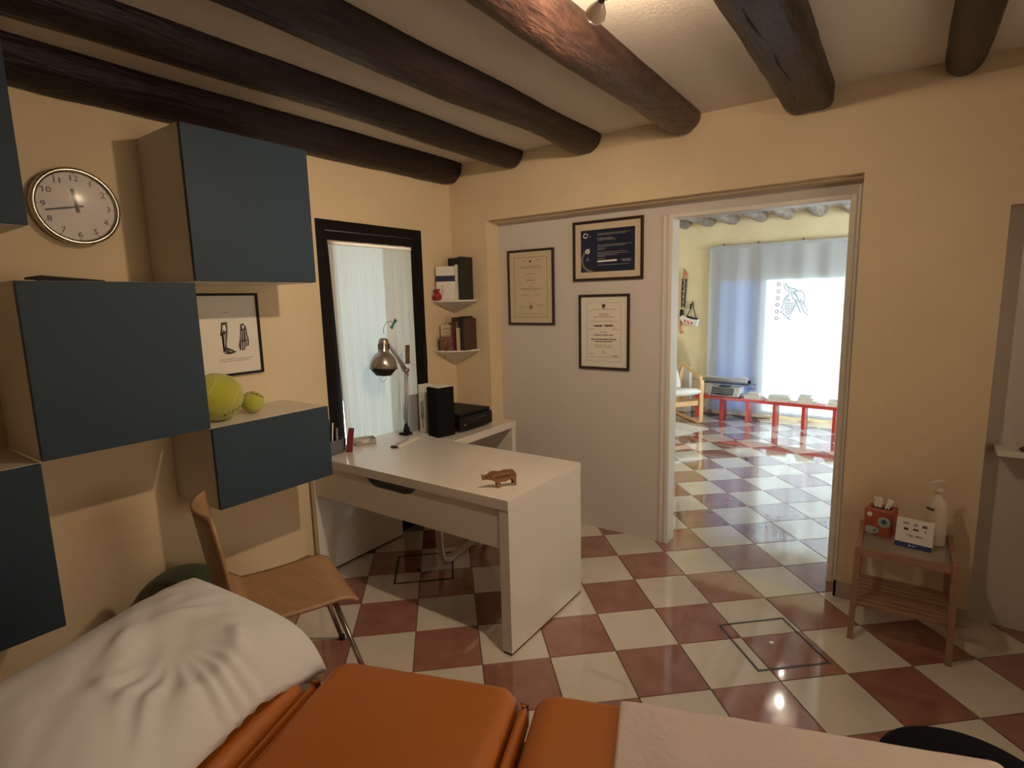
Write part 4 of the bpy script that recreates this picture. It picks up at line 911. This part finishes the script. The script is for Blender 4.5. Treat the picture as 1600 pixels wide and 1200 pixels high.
MB().box(X0+.024, X1-.024, Ya-.010, Ya+.008, ZT-.040, ZT-.004).build('apron', 'slat', t, bevel=.002)
MB().box(X0+.024, X1-.024, Yb-.008, Yb+.010, ZT-.040, ZT-.004).build('apron', 'slat', t, bevel=.002)
MB().box(X0+.002, X0+.022, Ya+.012, Yb-.012, ZT-.040, ZT-.0).build('side_rail', 'slat', t, bevel=.002)
MB().box(X1-.022, X1-.002, Ya+.012, Yb-.012, ZT-.040, ZT-.0).build('side_rail', 'slat', t, bevel=.002)
MB().box(X0+.024, X1-.024, Ya+.010, Yb-.010, ZT-.012, ZT-.006).build('glass_top', 'glass_top', t)
for k in range(8):
    y = Ya+.018+k*.0425
    MB().box(X0+.018, X1-.018, y-.013, y+.013, .165, .177).build('slat', 'slat', t, bevel=.0015)
MB().box(X0+.006, X0+.020, Ya+.012, Yb-.012, .146, .164).build('shelf_rail', 'slat', t, bevel=.0015)
MB().box(X1-.020, X1-.006, Ya+.012, Yb-.012, .146, .164).build('shelf_rail', 'slat', t, bevel=.0015)
ZG = ZT-.0055
# tissue box
t = thing('tissue_box', 'red and pale blue patterned tissue box on the side table', 'tissue box', (-.0, 2.98, ZG))
L_ = Matrix.Translation((-.020, 3.040, ZG)) @ Matrix.Rotation(-.22, 4, 'Z')
MB().box(-.055, .055, -.055, .055, 0, .120, L_).build('carton', 'tissue_red', t, bevel=.002)
def disc(cx_, cz_, r_, m, nm, n=16, sq=1, off=.0556):
    MB().prism([(cx_+r_*math.cos(2*PI*k/n), cz_+sq*r_*math.sin(2*PI*k/n)) for k in range(n)], .0005, L_ @ Matrix(((1, 0, 0, 0), (0, 0, -1, -off), (0, 1, 0, 0), (0, 0, 0, 1)))).build(nm, m, t)
disc(.026, .070, .026, 'tissue_blue', 'cloud_print'); disc(-.033, .098, .011, 'print_white', 'spot_print')
disc(-.028, .022, .020, 'tissue_blue', 'cloud_print'); disc(-.008, .024, .016, 'tissue_blue', 'cloud_print', off=.0562); disc(.026, .072, .013, 'teal', 'flower_print', n=5, off=.0562); disc(-.008, .024, .006, 'teal', 'flower_print', n=5, off=.0568)
MB().box(-.0557, -.0551, -.05, .05, .01, .11, L_).build('pale_side', 'tissue_blue', t)
MB().box(-.040, .040, -.020, .022, .1201, .1208, L_).build('opening', 'black', t)
for k, (x, w_, tl) in enumerate(((-.022, .014, .02), (-.006, .012, -.05), (.018, .012, .30))):
    mb = MB(); mt = L_ @ Matrix.Translation((x, .0, .112)) @ Matrix.Rotation(tl, 4, 'Y')
    mb.grid(lambda u, v: mt @ Vector(((2*u-1)*w_*(.7+.3*v), .004*math.sin(u*9+k)+.012*(v-.5), .055*v)), 10, 5).build('tissue', 'paper', t, smooth=True, solid=.001)
# card sign
t = thing('card_sign', 'white tent card with rows of small payment logos and a blue foot', 'sign', (.10, 2.90, ZG))
a, b = Vector((.038, 2.915, ZG)), Vector((.172, 2.895, ZG)); ex = (b-a).normalized(); nn = Vector((ex.y, -ex.x, 0)); upv = (Vector((0, 0, 1))-nn*.22).normalized()
W_, H_ = (b-a).length, .130
fm = frame_mtx(a, ex, upv)
MB().prism([(0, 0), (W_, 0), (W_, H_), (0, H_)], .0012, fm).build('card_front', 'paper', t)
fb = frame_mtx(a-nn*.055, ex, (Vector((0, 0, 1))+nn*.22).normalized())
MB().prism([(0, 0), (W_, 0), (W_, H_), (0, H_)], .0012, fb).build('card_back', 'paper', t)
MB().prism([(0, 0), (W_, 0), (W_, .022), (0, .022)], .0005, frame_mtx(a+nn*.0014, ex, upv)).build('blue_foot', 'sign_blue', t)
f2 = a+nn*.0016
def ic(u, v, w_, h_, m): MB().prism([(u-w_/2, v-h_/2), (u+w_/2, v-h_/2), (u+w_/2, v+h_/2), (u-w_/2, v+h_/2)], .0004, frame_mtx(f2, ex, upv)).build('logo', m, t)
def icd(u, v, r_, m): MB().prism([(u+r_*math.cos(k*PI/6), v+r_*math.sin(k*PI/6)) for k in range(12)], .0004, frame_mtx(f2, ex, upv)).build('logo', m, t)
for u, v, w_, h_, m in ((.036, .110, .026, .0025, 'ink'), (.036, .104, .018, .0025, 'ink'), (.070, .104, .016, .004, 'ink'), (.070, .112, .004, .005, 'ink'), (.103, .107, .017, .005, 'ink'), (.103, .101, .017, .005, 'book_black'), (.072, .084, .020, .009, 'wood_dark')): ic(u, v, w_, h_, m)
icd(.033, .082, .0055, 'red'); icd(.041, .082, .0055, 'book_navy'); MB().prism([(.100, .084), (.110, .089), (.110, .079)], .0004, frame_mtx(f2, ex, upv)).build('logo', 'ink_soft', t)
text('G Pay', .011, f2+ex*.050+upv*.056+nn*.0002, ex, upv, 'ink', t); icd(.079, .056, .0035, 'book_black'); text('Pay', .011, f2+ex*.093+upv*.056+nn*.0002, ex, upv, 'ink', t)
icd(.055, .011, .004, 'paper'); ic(.070, .011, .016, .003, 'paper')
# soap bottle
t = thing('spray_bottle', 'milky plastic pump bottle with a brown label on the side table', 'bottle', (.185, 3.02, ZG))
mt = Matrix.Translation((.185, 3.025, ZG))
MB().lathe([(0, 0), (.038, 0), (.040, .006), (.040, .165), (.034, .195), (.018, .215), (.014, .225), (.014, .235), (0, .235)], 30, mt).build('bottle', 'bottle', t, smooth=True)
MB().lathe([(0, .236), (.017, .236), (.016, .258), (0, .258)], 20, mt).build('cap', 'bottle', t, smooth=True)
MB().tube([(.185, 3.025, ZG+.258), (.185, 3.025, ZG+.285)], .004, 8).build('pump_stem', 'bottle', t)
MB().tube([(.205, 3.035, ZG+.290), (.185, 3.025, ZG+.291), (.145, 3.005, ZG+.280)], [.008, .010, .004], 8).build('pump_nozzle', 'bottle', t, smooth=True)
mb = MB(); n = 10
for k in range(n):
    a0, a1 = math.radians(-165+60*k/n), math.radians(-165+60*(k+1)/n); rr_ = .0404
    v = [mb.bm.verts.new((.185+rr_*math.cos(a), 3.025+rr_*math.sin(a), ZG+z)) for a, z in ((a0, .160), (a1, .160), (a1, .172), (a0, .172))]; mb.bm.faces.new(v)
mb.build('label_band', 'wood_dark', t)

# ------------------------------------------------------------------ ledge on the recessed door
t = thing('wall_ledge', 'small pale ledge sticking out of the recessed white door', 'shelf', (.55, 3.2, .86))
MB().box(.382, .75, 3.150, 3.2795, .848, .872).build('board', 'white_trim', t, bevel=.002)
o = MB().lathe([(0, 0), (.030, 0), (.034, .008), (.026, .016), (0, .018)], 24, Matrix.Translation((.492, 3.20, .8725))).build('dish', 'wood_dark', None, smooth=True)
tag(o, 'small dark brown dish resting on the pale ledge', 'dish')

# ------------------------------------------------------------------ floor hatches
def hatch(P4, label, m, knob):
    P4 = [Vector((*p, 0)) for p in P4]; c = sum(P4, Vector())/4
    t = thing('floor_hatch', label, 'hatch', (c.x, c.y, 0), group='square hatches let into the tiled floor')
    mb = MB(); n = 4; th_ = .0045
    o_ = [p+(p-c).normalized()*th_ for p in P4]; i_ = [p-(p-c).normalized()*th_ for p in P4]
    for z0, z1 in ((-.001, .0022),):
        A = [[mb.bm.verts.new((p.x, p.y, z)) for p in q_] for q_, z in ((o_, z0), (o_, z1), (i_, z1), (i_, z0))]
        for r_ in range(3):
            for k in range(4): mb.bm.faces.new((A[r_][k], A[r_][(k+1) % 4], A[r_+1][(k+1) % 4], A[r_+1][k]))
    mb.build('metal_edge', m, t)
    mb = MB(); o2 = [p-(p-c).normalized()*.0075 for p in P4]; i2 = [p-(p-c).normalized()*.0115 for p in P4]
    A = [mb.bm.verts.new((p.x, p.y, .0006)) for p in o2]; B = [mb.bm.verts.new((p.x, p.y, .0006)) for p in i2]
    for k in range(4): mb.bm.faces.new((A[k], A[(k+1) % 4], B[(k+1) % 4], B[k]))
    mb.build('gap', 'crack', t)
    MB().lathe([(0, .0042), (.010, .0042), (.013, .002), (.013, .0004)], 16, Matrix.Translation((knob[0], knob[1], 0))).build('lift_knob', 'light_metal' if m != 'crack' else 'crack', t, smooth=True)
hatch([(-.629, 2.576), (-.385, 2.805), (-.156, 2.545), (-.400, 2.325)], 'square metal edged floor hatch with a bright knob in front of the doorway', 'darkgrey', (-.392, 2.56))
hatch([(-2.496, 2.255), (-2.250, 2.485), (-2.022, 2.231), (-2.268, 2.003)], 'square dark edged floor hatch under the desk', 'crack', (-2.262, 2.20))

# ------------------------------------------------------------------ treatment table
ux, uy = .940, .343; U = Vector((ux, uy, 0)).normalized(); V = Vector((-uy, ux, 0)).normalized()   # s along U, t along V (far side = +)
def ST(s, tt, z): p = U*s+V*tt; return Vector((p.x, p.y, z))
T1, T0 = 1.178, .50
tt_ = thing('treatment_table', 'orange padded treatment table across the foreground', 'treatment table', tuple(ST(-.2, .84, 0)), math.atan2(uy, ux))
def cushion(s0, s1, t0, t1, z0, z1, nm, m='orange', tilt=0, par=None, r_=.038, crown=.006):
    """rounded pad: superellipse cross-section"""
    mb = MB(); na, nb = 40, 40; top = {}
    def F(a, b, up):
        ca = math.copysign(1-(1-abs(a))**1.0, a); s = (s0+s1)/2+(s1-s0)/2*a; t_ = (t0+t1)/2+(t1-t0)/2*b
        da = (1-abs(a))*(s1-s0)/2; db = (1-abs(b))*(t1-t0)/2
        k = 1
        for d_ in (da, db):
            if d_ < r_: k *= math.sqrt(max(0, 1-(1-d_/r_)**2))
        h_ = (z1-z0)/2; zc = (z0+z1)/2
        z = zc+(h_*(.15+.85*k)+crown*(1-a*a)*(1-b*b))*(1 if up else -1)
        # round plan corners
        cr = .05
        if da < cr and db < cr:
            dd_ = math.hypot(cr-da, cr-db)
            if dd_ > 0:
                lim = max(cr-da, cr-db)/dd_; s -= math.copysign((cr-da)*(1-lim)*1.0, a); t_ -= math.copysign((cr-db)*(1-lim)*1.0, b)
        if tilt: z += (s1-s)*tilt
        return ST(s, t_, z)
    def par_(i, n):  # denser near the ends
        x = -1+2*i/n; return math.copysign(1-(1-abs(x))**1.7, x)
    G_ = {}
    for up in (1, 0):
        for i in range(na+1):
            for j in range(nb+1): G_[up, i, j] = mb.bm.verts.new(F(par_(i, na), par_(j, nb), up))
        for i in range(na):
            for j in range(nb): mb.bm.faces.new([G_[up, i, j], G_[up, i+1, j], G_[up, i+1, j+1], G_[up, i, j+1]])
    for i in range(na):
        for j in (0, nb): mb.bm.faces.new([G_[0, i, j], G_[0, i+1, j], G_[1, i+1, j], G_[1, i, j]])
    for j in range(nb):
        for i in (0, na): mb.bm.faces.new([G_[0, i, j], G_[0, i, j+1], G_[1, i, j+1], G_[1, i, j]])
    return mb.build(nm, m, par or tt_, smooth=True)
cushion(-1.42, -.838, T0, 1.085, .575, .655, 'head_pad', tilt=.12)
cushion(-.812, -.312, T0, T1, .578, .660, 'middle_pad')
cushion(-.272, .690, T0, T1, .578, .660, 'leg_pad')
cushion(-.308, -.280, T0, 1.150, .590, .648, 'gap_strip', r_=.012, crown=0)
cushion(-.836, -.816, T0, 1.110, .585, .645, 'gap_strip', r_=.010, crown=0)
MB().prism([(-1.40, T0+.02), (-.82, T0+.02), (-.82, 1.120), (-.86, 1.135), (-1.40, 1.10)], .014, Matrix(((U.x, V.x, 0, 0), (U.y, V.y, 0, 0), (0, 0, 1, .560), (0, 0, 0, 1)))).build('head_board', 'birch', tt_, bevel=.005)
fr = Matrix(((U.x, V.x, 0, 0), (U.y, V.y, 0, 0), (0, 0, 1, 0), (0, 0, 0, 1)))
MB().box(-.80, .60, T0+.06, T0+.10, .52, .56, fr).box(-.80, .60, T1-.14, T1-.10, .52, .56, fr).box(-.80, -.76, T0+.10, T1-.14, .52, .56, fr).box(.56, .60, T0+.10, T1-.14, .52, .56, fr).build('steel_frame', 'darkgrey', tt_, bevel=.004)
MB().box(-.79, .59, T0+.04, T1-.08, .560, .577, fr).build('base_board', 'birch', tt_, bevel=.002)
for s in (-.72, .50):
    for t_ in (T0+.08, T1-.12):
        a = fr @ Vector((s, t_, 0)); MB().box(-.02, .02, -.02, .02, .012, .52, Matrix.Translation(a) @ Matrix.Rotation(math.atan2(uy, ux), 4, 'Z')).build('leg', 'darkgrey', tt_, bevel=.003)
        MB().lathe([(0, 0), (.026, 0), (.024, .012), (0, .012)], 16, Matrix.Translation(a)).build('foot', 'black', tt_)
# paper sheet over the leg pad
def sheet_fn(u, v):
    s = -.076+u*(.700+.076); t_ = T0-.02+(1.196-T0+.02)*v; z = .6685; 
    da = .700-s; db = T1-t_
    if db < .045: z -= .042*(1-math.sqrt(max(0, 1-((.045-db)/.063)**2)))*1.0 if db > -.018 else .05
    if da < .05: k = max(0, min(1, 1-da/.05)); z -= .05*k*k
    cr = .06
    if da < cr and (1.196-t_) < cr:
        q1, q2 = cr-da, cr-(1.196-t_); dd_ = math.hypot(q1, q2); lim = max(q1, q2)/dd_; s -= q1*(1-lim); t_ -= q2*(1-lim)
    w_ = 1-min(1, abs(db-.12)/.4)
    z += .0030*noise.noise(Vector((s*3, t_*16, 1)))+.0030*noise.noise(Vector((s*9, t_*5, 4)))+.004*max(0, noise.noise(Vector((s*5+t_*9, t_*14-s*8, 9)))-.1)
    if v == 1: z -= .012
    return ST(s, t_, z)
t = MB().grid(sheet_fn, 130, 110).build('table_sheet', 'sheet', None, smooth=True, solid=.001)
tag(t, 'pale paper sheet covering the right end of the orange treatment table', 'sheet')

# ------------------------------------------------------------------ pillow
def pillow():
    mb = MB(); n = 150; m_ = 190
    sC, tC, hs, ht = -1.062, .815, .205, .365
    slope = -.30
    G_ = {}
    def F(a, b, up):
        # a along s, b along t; seam outline slightly concave with pointed corners
        s = sC+hs*a*(1-.045*(1-b*b)); t_ = tC+ht*b*(1-.035*(1-a*a))
        prof = max(0, (1-abs(a)**2.6))**.55*max(0, (1-abs(b)**3.6))**.55
        zb = .765+slope*(s-sC)
        if up:
            h_ = .098*prof
            # head dent
            du, dv = (s+1.015)/.075, (t_-.880)/.095; r2_ = du*du+dv*dv
            wob = 1+.25*noise.noise(Vector((s*14, t_*14, 2)))
            h_ -= .020*math.exp(-r2_*r2_*wob)
            ring = math.sqrt(r2_*wob)
            h_ += .010*math.exp(-((ring-1.40)/.24)**2)*(.6+.8*noise.noise(Vector((s*12, t_*12, 6))))
            # wrinkles radiating towards the near right edge
            ang = math.atan2(t_-.90, s+1.05); rad = math.hypot(s+1.05, t_-.90)
            wgt = (1-math.exp(-(rad/.12)**4))*math.exp(-((rad-.15)/.09)**2)*max(0, math.cos(ang+.35))
            h_ += .0060*wgt*math.sin(ang*21+rad*14+4*noise.noise(Vector((s*9, t_*9, 0))))
            h_ += prof*(.006*noise.noise(Vector((s*7, t_*7, 5)))+.0035*noise.noise(Vector((s*22+t_*9, t_*11, 7))))
            # gathers along the seam
            ed = 1-min(1, (1-abs(a))*4); ed2 = 1-min(1, (1-abs(b))*6)
            h_ += .006*ed*(1-abs(a)**8)*noise.noise(Vector((s*4, t_*30, 3)))+.006*ed2*(1-abs(b)**8)*noise.noise(Vector((s*30, t_*4, 3)))
            # folds near the far corner
            h_ += .006*prof*math.exp(-((t_-1.02)/.12)**2)*noise.noise(Vector((s*26-t_*12, t_*9, 8)))
            z = zb+h_
        else:
            z = zb-prof*(zb-(.672+.12*max(0, -.838-s)+.006))
        # right far corner droops over the pad
        kd = max(0, a)**4*max(0, b)**3; z -= .040*kd
        kd2 = max(0, a)**6; z -= .016*kd2 + .042*max(0, a)**8*max(0, min(1, (b-.35)/.4))
        return ST(s, t_, z)
    for up in (1, 0):
        for i in range(n+1):
            for j in range(m_+1):
                if up or not (i in (0, n) or j in (0, m_)):
                    G_[up, i, j] = mb.bm.verts.new(F(-1+2*i/n, -1+2*j/m_, up))
                else: G_[up, i, j] = G_[1, i, j]
        for i in range(n):
            for j in range(m_): mb.bm.faces.new([G_[up, i, j], G_[up, i+1, j], G_[up, i+1, j+1], G_[up, i, j+1]])
    o = mb.build('pillow', 'linen', None, smooth=True); tag(o, 'large white pillow with a head dent on the treatment table', 'pillow')
pillow()

# ------------------------------------------------------------------ stool
t = thing('stool', 'black round padded stool behind the end of the treatment table', 'stool', (.2, 1.45, 0))
MB().lathe([(0, .430), (.165, .430), (.182, .440), (.188, .465), (.182, .490), (.165, .502), (.10, .506), (0, .507)], 56, Matrix.Translation((.2, 1.45, 0))).build('seat', 'black_cloth', t, smooth=True)
MB().tube([(.2, 1.45, .07), (.2, 1.45, .43)], .022, 16).build('column', 'chrome', t, smooth=True)
for k in range(5):
    a = 2*PI*k/5+.3; c_, s_ = math.cos(a), math.sin(a)
    l_ = MB().tube([(.2, 1.45, .085), (.2+.12*c_, 1.45+.12*s_, .075), (.2+.23*c_, 1.45+.23*s_, .062)], [.018, .015, .011], 10).build('leg', 'black', t, smooth=True)
    MB().tube([(.2+.23*c_-.014*s_, 1.45+.23*s_+.014*c_, .0255), (.2+.23*c_+.014*s_, 1.45+.23*s_-.014*c_, .0255)], .025, 16).build('caster', 'black', l_, smooth=True)

# ------------------------------------------------------------------ far room: bench
ba, bb = Vector((-2.16, 7.19, 0)), Vector((.05, 6.985, 0)); bu = (bb-ba).normalized(); bv = Vector((-bu.y, bu.x, 0))
mbm = Matrix(((bu.x, bv.x, 0, ba.x), (bu.y, bv.y, 0, ba.y), (0, 0, 1, 0), (0, 0, 0, 1)))
t = thing('bench', 'long low red bench in front of the far window curtain', 'bench', tuple(ba), math.atan2(bu.y, bu.x))
LB = (bb-ba).length
MB().box(0, LB, 0, .17, .262, .300, mbm).build('seat', 'redpaint', t, bevel=.003)
for k in range(7):
    x = .012+.317*k; MB().box(x, x+.034, .006, .164, 0, .262, mbm).build('leg', 'redpaint', t, bevel=.002)
def on_bench(x, d): return mbm @ Vector((x, d, .3005))
# typewriter
o_ = on_bench(.375, .085); t = thing('typewriter', 'grey manual typewriter with long carriage on the red bench', 'typewriter', tuple(o_), math.atan2(bu.y, bu.x))
tm = Matrix.Translation(o_) @ Matrix.Rotation(math.atan2(bu.y, bu.x), 4, 'Z')
# body: sloped front
MB().prism([(-.105, .010), (-.11, .030), (-.07, .075), (-.035, .125), (.075, .130), (.095, .10), (.095, .010)], .38, tm @ Matrix(((0, 0, 1, -.19), (1, 0, 0, 0), (0, 1, 0, 0), (0, 0, 0, 1)))).build('body', 'typer', t, bevel=.010, seg=3)
MB().prism([(-.108, .030), (-.114, .036), (-.082, .080), (-.048, .118), (-.040, .112)], .27, tm @ Matrix(((0, 0, 1, -.15), (1, 0, 0, 0), (0, 1, 0, 0), (0, 0, 0, 1)))).build('key_well', 'darkgrey', t)
for r_ in range(4):
    for k in range(11):
        p = Vector((-.135+k*.0235+r_*.004, -.110+r_*.016, .052+r_*.019)); MB().lathe([(0, .006), (.0085, .006), (.0085, 0), (0, 0)], 8, tm @ Matrix.Translation(p)).build('key', 'key', t)
MB().box(-.08, .08, -.128, -.118, .030, .036, tm).build('space_bar', 'black', t)
MB().box(-.07, .07, -.045, .02, .118, .140, tm).build('ribbon_cover', 'darkgrey', t, bevel=.004)
MB().tube([tm @ Vector((-.28, .035, .195)), tm @ Vector((.26, .035, .195))], .024, 18).build('platen', 'print_grey', t, smooth=True)
MB().box(-.27, .25, .05, .075, .185, .235, tm).build('paper_table', 'typer', t, bevel=.004)
MB().box(-.29, .27, -.0, .06, .150, .166, tm).build('carriage', 'darkgrey', t, bevel=.003)
MB().tube([tm @ Vector((-.30, .035, .195)), tm @ Vector((-.34, .035, .195))], .016, 14).build('platen_knob', 'black', t, smooth=True)
MB().tube([tm @ Vector((.26, .035, .195)), tm @ Vector((.29, .035, .195))], .020, 14).build('platen_knob', 'black', t, smooth=True)
MB().tube([tm @ Vector((-.30, .0, .170)), tm @ Vector((-.36, -.03, .185)), tm @ Vector((-.43, -.05, .205))], .004, 6).build('return_lever', 'darkgrey', t, smooth=True)
MB().tube([tm @ Vector(p) for p in ((.26, 0, .175), (.36, 0, .180), (.36, 0, .115), (.26, 0, .120))], .004, 6).build('carriage_guard', 'darkgrey', t)
for k in range(5): MB().box(.19+k*.016, .194+k*.016, .04, .046, .20, .25+.01*(k % 2), tm).build('paper_finger', 'chrome', t)
for sx in (-.16, .16):
    for sy in (-.08, .07): MB().tube([tm @ Vector((sx, sy, 0)), tm @ Vector((sx, sy, .012))], .010, 10).build('rubber_foot', 'black', t)
# magazines
rr = random.Random(11)
stacks = [(.72, 4, ['wide pale magazine at the bottom of the stack beside the typewriter', 'grey magazine second in the stack beside the typewriter', 'dark magazine third in the stack beside the typewriter', 'pale magazine topmost in the stack beside the typewriter']),
          (1.01, 4, ['lowest magazine of the second stack right of the typewriter', 'second lowest magazine of the second stack', 'green magazine third up in the second stack', 'topmost pale magazine of the second stack']),
          (1.31, 5, ['lowest magazine of the third and tallest stack', 'second lowest magazine of the third stack', 'middle magazine of the third stack', 'second from top magazine of the third stack', 'topmost magazine of the third stack']),
          (1.62, 4, ['lowest magazine of the fourth stack on the bench', 'second lowest magazine of the fourth stack', 'third magazine up in the fourth stack', 'small topmost magazine of the fourth stack']),
          (1.90, 3, ['lowest magazine of the stack beside the right door jamb', 'middle magazine of the stack beside the right door jamb', 'topmost magazine of the stack beside the right door jamb'])]
for si, (x, n, lbs) in enumerate(stacks):
    z = .3005
    for k in range(n):
        w_, d_, h_ = .105-.012*k*(si != 1)+rr.uniform(-.006, .006), .10-.008*k, rr.uniform(.012, .022)
        p = mbm @ Vector((x+rr.uniform(-.012, .012), .085, 0)); L_ = Matrix.Translation((p.x, p.y, z)) @ Matrix.Rotation(rr.uniform(-.12, .12), 4, 'Z')
        t = thing('magazine', lbs[k], 'magazine', (p.x, p.y, z), 0, 'magazines stacked on the red bench')
        MB().box(-w_, w_, -d_*.8, d_*.8, 0, h_-.001, L_).build('pages', 'paper', t)
        MB().box(-w_-.001, w_+.001, -d_*.8-.001, d_*.8, h_-.001, h_, L_).build('cover', ['magazine', 'magazine2', 'magazine3', 'magazine2'][(k+si) % 4], t)
        z += h_+.0004
# armchair
A_ = Vector((-1.955, 6.79, 0)); fwv = Vector((.70, -.71, 0)).normalized(); lf = Vector((.62, .78, 0)).normalized()
t = thing('armchair', 'birch bentwood armchair with white cushion half hidden by the left door jamb', 'armchair', tuple(A_))
def AP(f, s, z): return A_+fwv*f+lf*s+Vector((0, 0, z))
for s in (0, -.56):
    band(smooth_path([AP(.0, s, .55), AP(.005, s, .50), AP(-.0, s, .36), AP(.0, s, .10), AP(-.03, s, .022), AP(-.12, s, .018), AP(-.4, s, .018), AP(-.68, s, .018)]), lf, .05, .024, 'leg', 'birch', t)
    band(smooth_path([AP(.0, s, .52), AP(-.04, s, .585), AP(-.12, s, .61), AP(-.35, s, .66), AP(-.56, s, .72)]), lf, .055, .022, 'armrest', 'birch', t)
    band(smooth_path([AP(-.50, s, .70), AP(-.58, s, .45), AP(-.64, s, .20), AP(-.68, s, .03)]), lf, .045, .022, 'rear_post', 'birch', t)
band([AP(-.02, -.02, .27), AP(-.02, -.54, .27)], (0, 0, 1), .06, .022, 'cross_rail', 'birch', t)
band([AP(-.03, .0, .30), AP(-.30, .0, .24), AP(-.55, .0, .26)], lf, .03, .05, 'side_rail', 'birch', t)
def cush(path, w_, th_, nm):
    mb = MB(); pts = smooth_path(path, 8); n = len(pts); R_ = []
    for i, p in enumerate(pts):
        tg = (pts[min(n-1, i+1)]-pts[max(0, i-1)]).normalized(); nn_ = tg.cross(lf).normalized(); e = min(i, n-1-i)/3; k = min(1, .35+.65*math.sqrt(min(1, e)))
        ring = []
        for q_ in range(20):
            a = 2*PI*q_/20; ca, sa = math.cos(a), math.sin(a); c6 = math.copysign(abs(ca)**.45, ca); s6 = math.copysign(abs(sa)**.7, sa)
            ring.append(mb.bm.verts.new(p+lf*c6*w_/2+nn_*s6*th_/2*k*(1+.12*math.sin(i*.9))))
        R_.append(ring)
    for A, B in zip(R_, R_[1:]):
        for q_ in range(20): mb.bm.faces.new((A[q_], A[(q_+1) % 20], B[(q_+1) % 20], B[q_]))
    mb.bm.faces.new(R_[0][::-1]); mb.bm.faces.new(R_[-1]); return mb.build(nm, 'cushion', t, smooth=True)
cush([AP(.05, -.28, .425), AP(-.15, -.28, .40), AP(-.36, -.28, .365), AP(-.50, -.28, .36)], .50, .085, 'seat_cushion')
cush([AP(-.48, -.28, .40), AP(-.58, -.28, .60), AP(-.68, -.28, .82), AP(-.76, -.28, 1.0)], .50, .08, 'back_cushion')
# white box behind the armchair
o = MB().box(-2.47, -2.30, 7.42, 7.53, .0, .62).build('storage_box', 'paper', None, bevel=.004); tag(o, 'narrow white box standing behind the armchair by the far wall', 'box')
# striped mat
t = thing('slatted_mat', 'white slatted mat on the floor beside the armchair', 'mat', (-2.2, 6.4, 0))
m0 = Matrix.Translation((-2.285, 6.49, .0005)) @ Matrix.Rotation(-.40, 4, 'Z')
for k in range(17):
    x = -.40+k*.05; MB().box(x-.014, x+.014, -.28, .28, .002, .0045, m0).build('slat', 'rug', t)
MB().box(-.42, .42, -.20, -.185, 0, .002, m0).box(-.42, .42, .185, .20, 0, .002, m0).build('cord', 'orange_strap', t)
# things hanging on the far wall
def W(x, z, d_=.012): return (x, YF-d_, z)
t = thing('rope_sling', 'dark braided rope sling with orange ends hanging on the far wall', 'rope', W(-2.45, 1.9))
MB().tube([W(-2.44, 1.93, 0), W(-2.44, 1.93, .03), W(-2.43, 1.905, .035)], .006, 6).build('hook', 'chrome', t)
MB().tube(smooth_path([W(-2.45, 1.80, .02), W(-2.44, 1.87, .02), W(-2.425, 1.90, .022), W(-2.405, 1.87, .02), W(-2.41, 1.80, .02)]), .010, 8).build('orange_loop', 'orange_strap', t, smooth=True)
MB().tube([W(-2.455, 1.80, .02), W(-2.465, 1.60, .02), W(-2.460, 1.42, .02)], .009, 8).tube([W(-2.405, 1.80, .02), W(-2.415, 1.60, .02), W(-2.430, 1.42, .02)], .009, 8).tube([W(-2.43+.022*math.sin(k*1.9), 1.80-.022*k, .024) for k in range(17)], .006, 6).build('braided_rope', 'rope', t, smooth=True)
MB().lathe([(0, -.07), (.020, -.06), (.024, 0), (.020, .055), (0, .065)], 16, Matrix.Translation((-2.460, 7.525, 1.335))).build('black_pouch', 'black', t, smooth=True)
MB().tube([W(-2.47, 1.27, .025), W(-2.475, 1.12, .025), W(-2.46, 1.07, .025), W(-2.44, 1.09, .025)], .011, 8).build('orange_end', 'orange_strap', t, smooth=True)
t = thing('hanging_cap', 'white cap with red marks hanging by black straps on the far wall', 'cap', W(-2.33, 1.4))
MB().tube([W(-2.315, 1.51, 0), W(-2.315, 1.51, .03)], .008, 8).build('hook', 'chrome', t)
MB().tube([W(-2.315, 1.50, .02), W(-2.335, 1.40, .02), W(-2.40, 1.29, .025)], .006, 6).tube([W(-2.315, 1.50, .02), W(-2.30, 1.40, .02), W(-2.26, 1.26, .025)], .006, 6).tube([W(-2.335, 1.47, .02), W(-2.345, 1.40, .022)], .012, 6).build('strap', 'rope', t, smooth=True)
mb = MB()
mb.prism([(-.13, .06), (-.10, .085), (-.03, .06), (.05, .035), (.13, .03), (.12, -.02), (.10, -.075), (.05, -.06), (.0, -.045), (-.07, -.03), (-.12, .01)], .05, Matrix(((1, 0, 0, -2.345), (0, 0, -1, YF-.01), (0, 1, 0, 1.235), (0, 0, 0, 1)))).build('cap', 'cushion', t, bevel=.015, seg=3)
for k in range(3):
    MB().prism([(-.075+k*.045, .02-k*.015), (-.055+k*.045, .03-k*.015), (-.035+k*.045, -.01-k*.012), (-.055+k*.045, -.02-k*.012)], .003, Matrix(((1, 0, 0, -2.345), (0, 0, -1, YF-.0595), (0, 1, 0, 1.235), (0, 0, 0, 1)))).build('red_mark', 'redpaint', t)
MB().tube([W(-2.375, 1.30, .055), W(-2.30, 1.275, .06), W(-2.23, 1.265, .05)], .012, 8).build('black_edge', 'black', t, smooth=True)
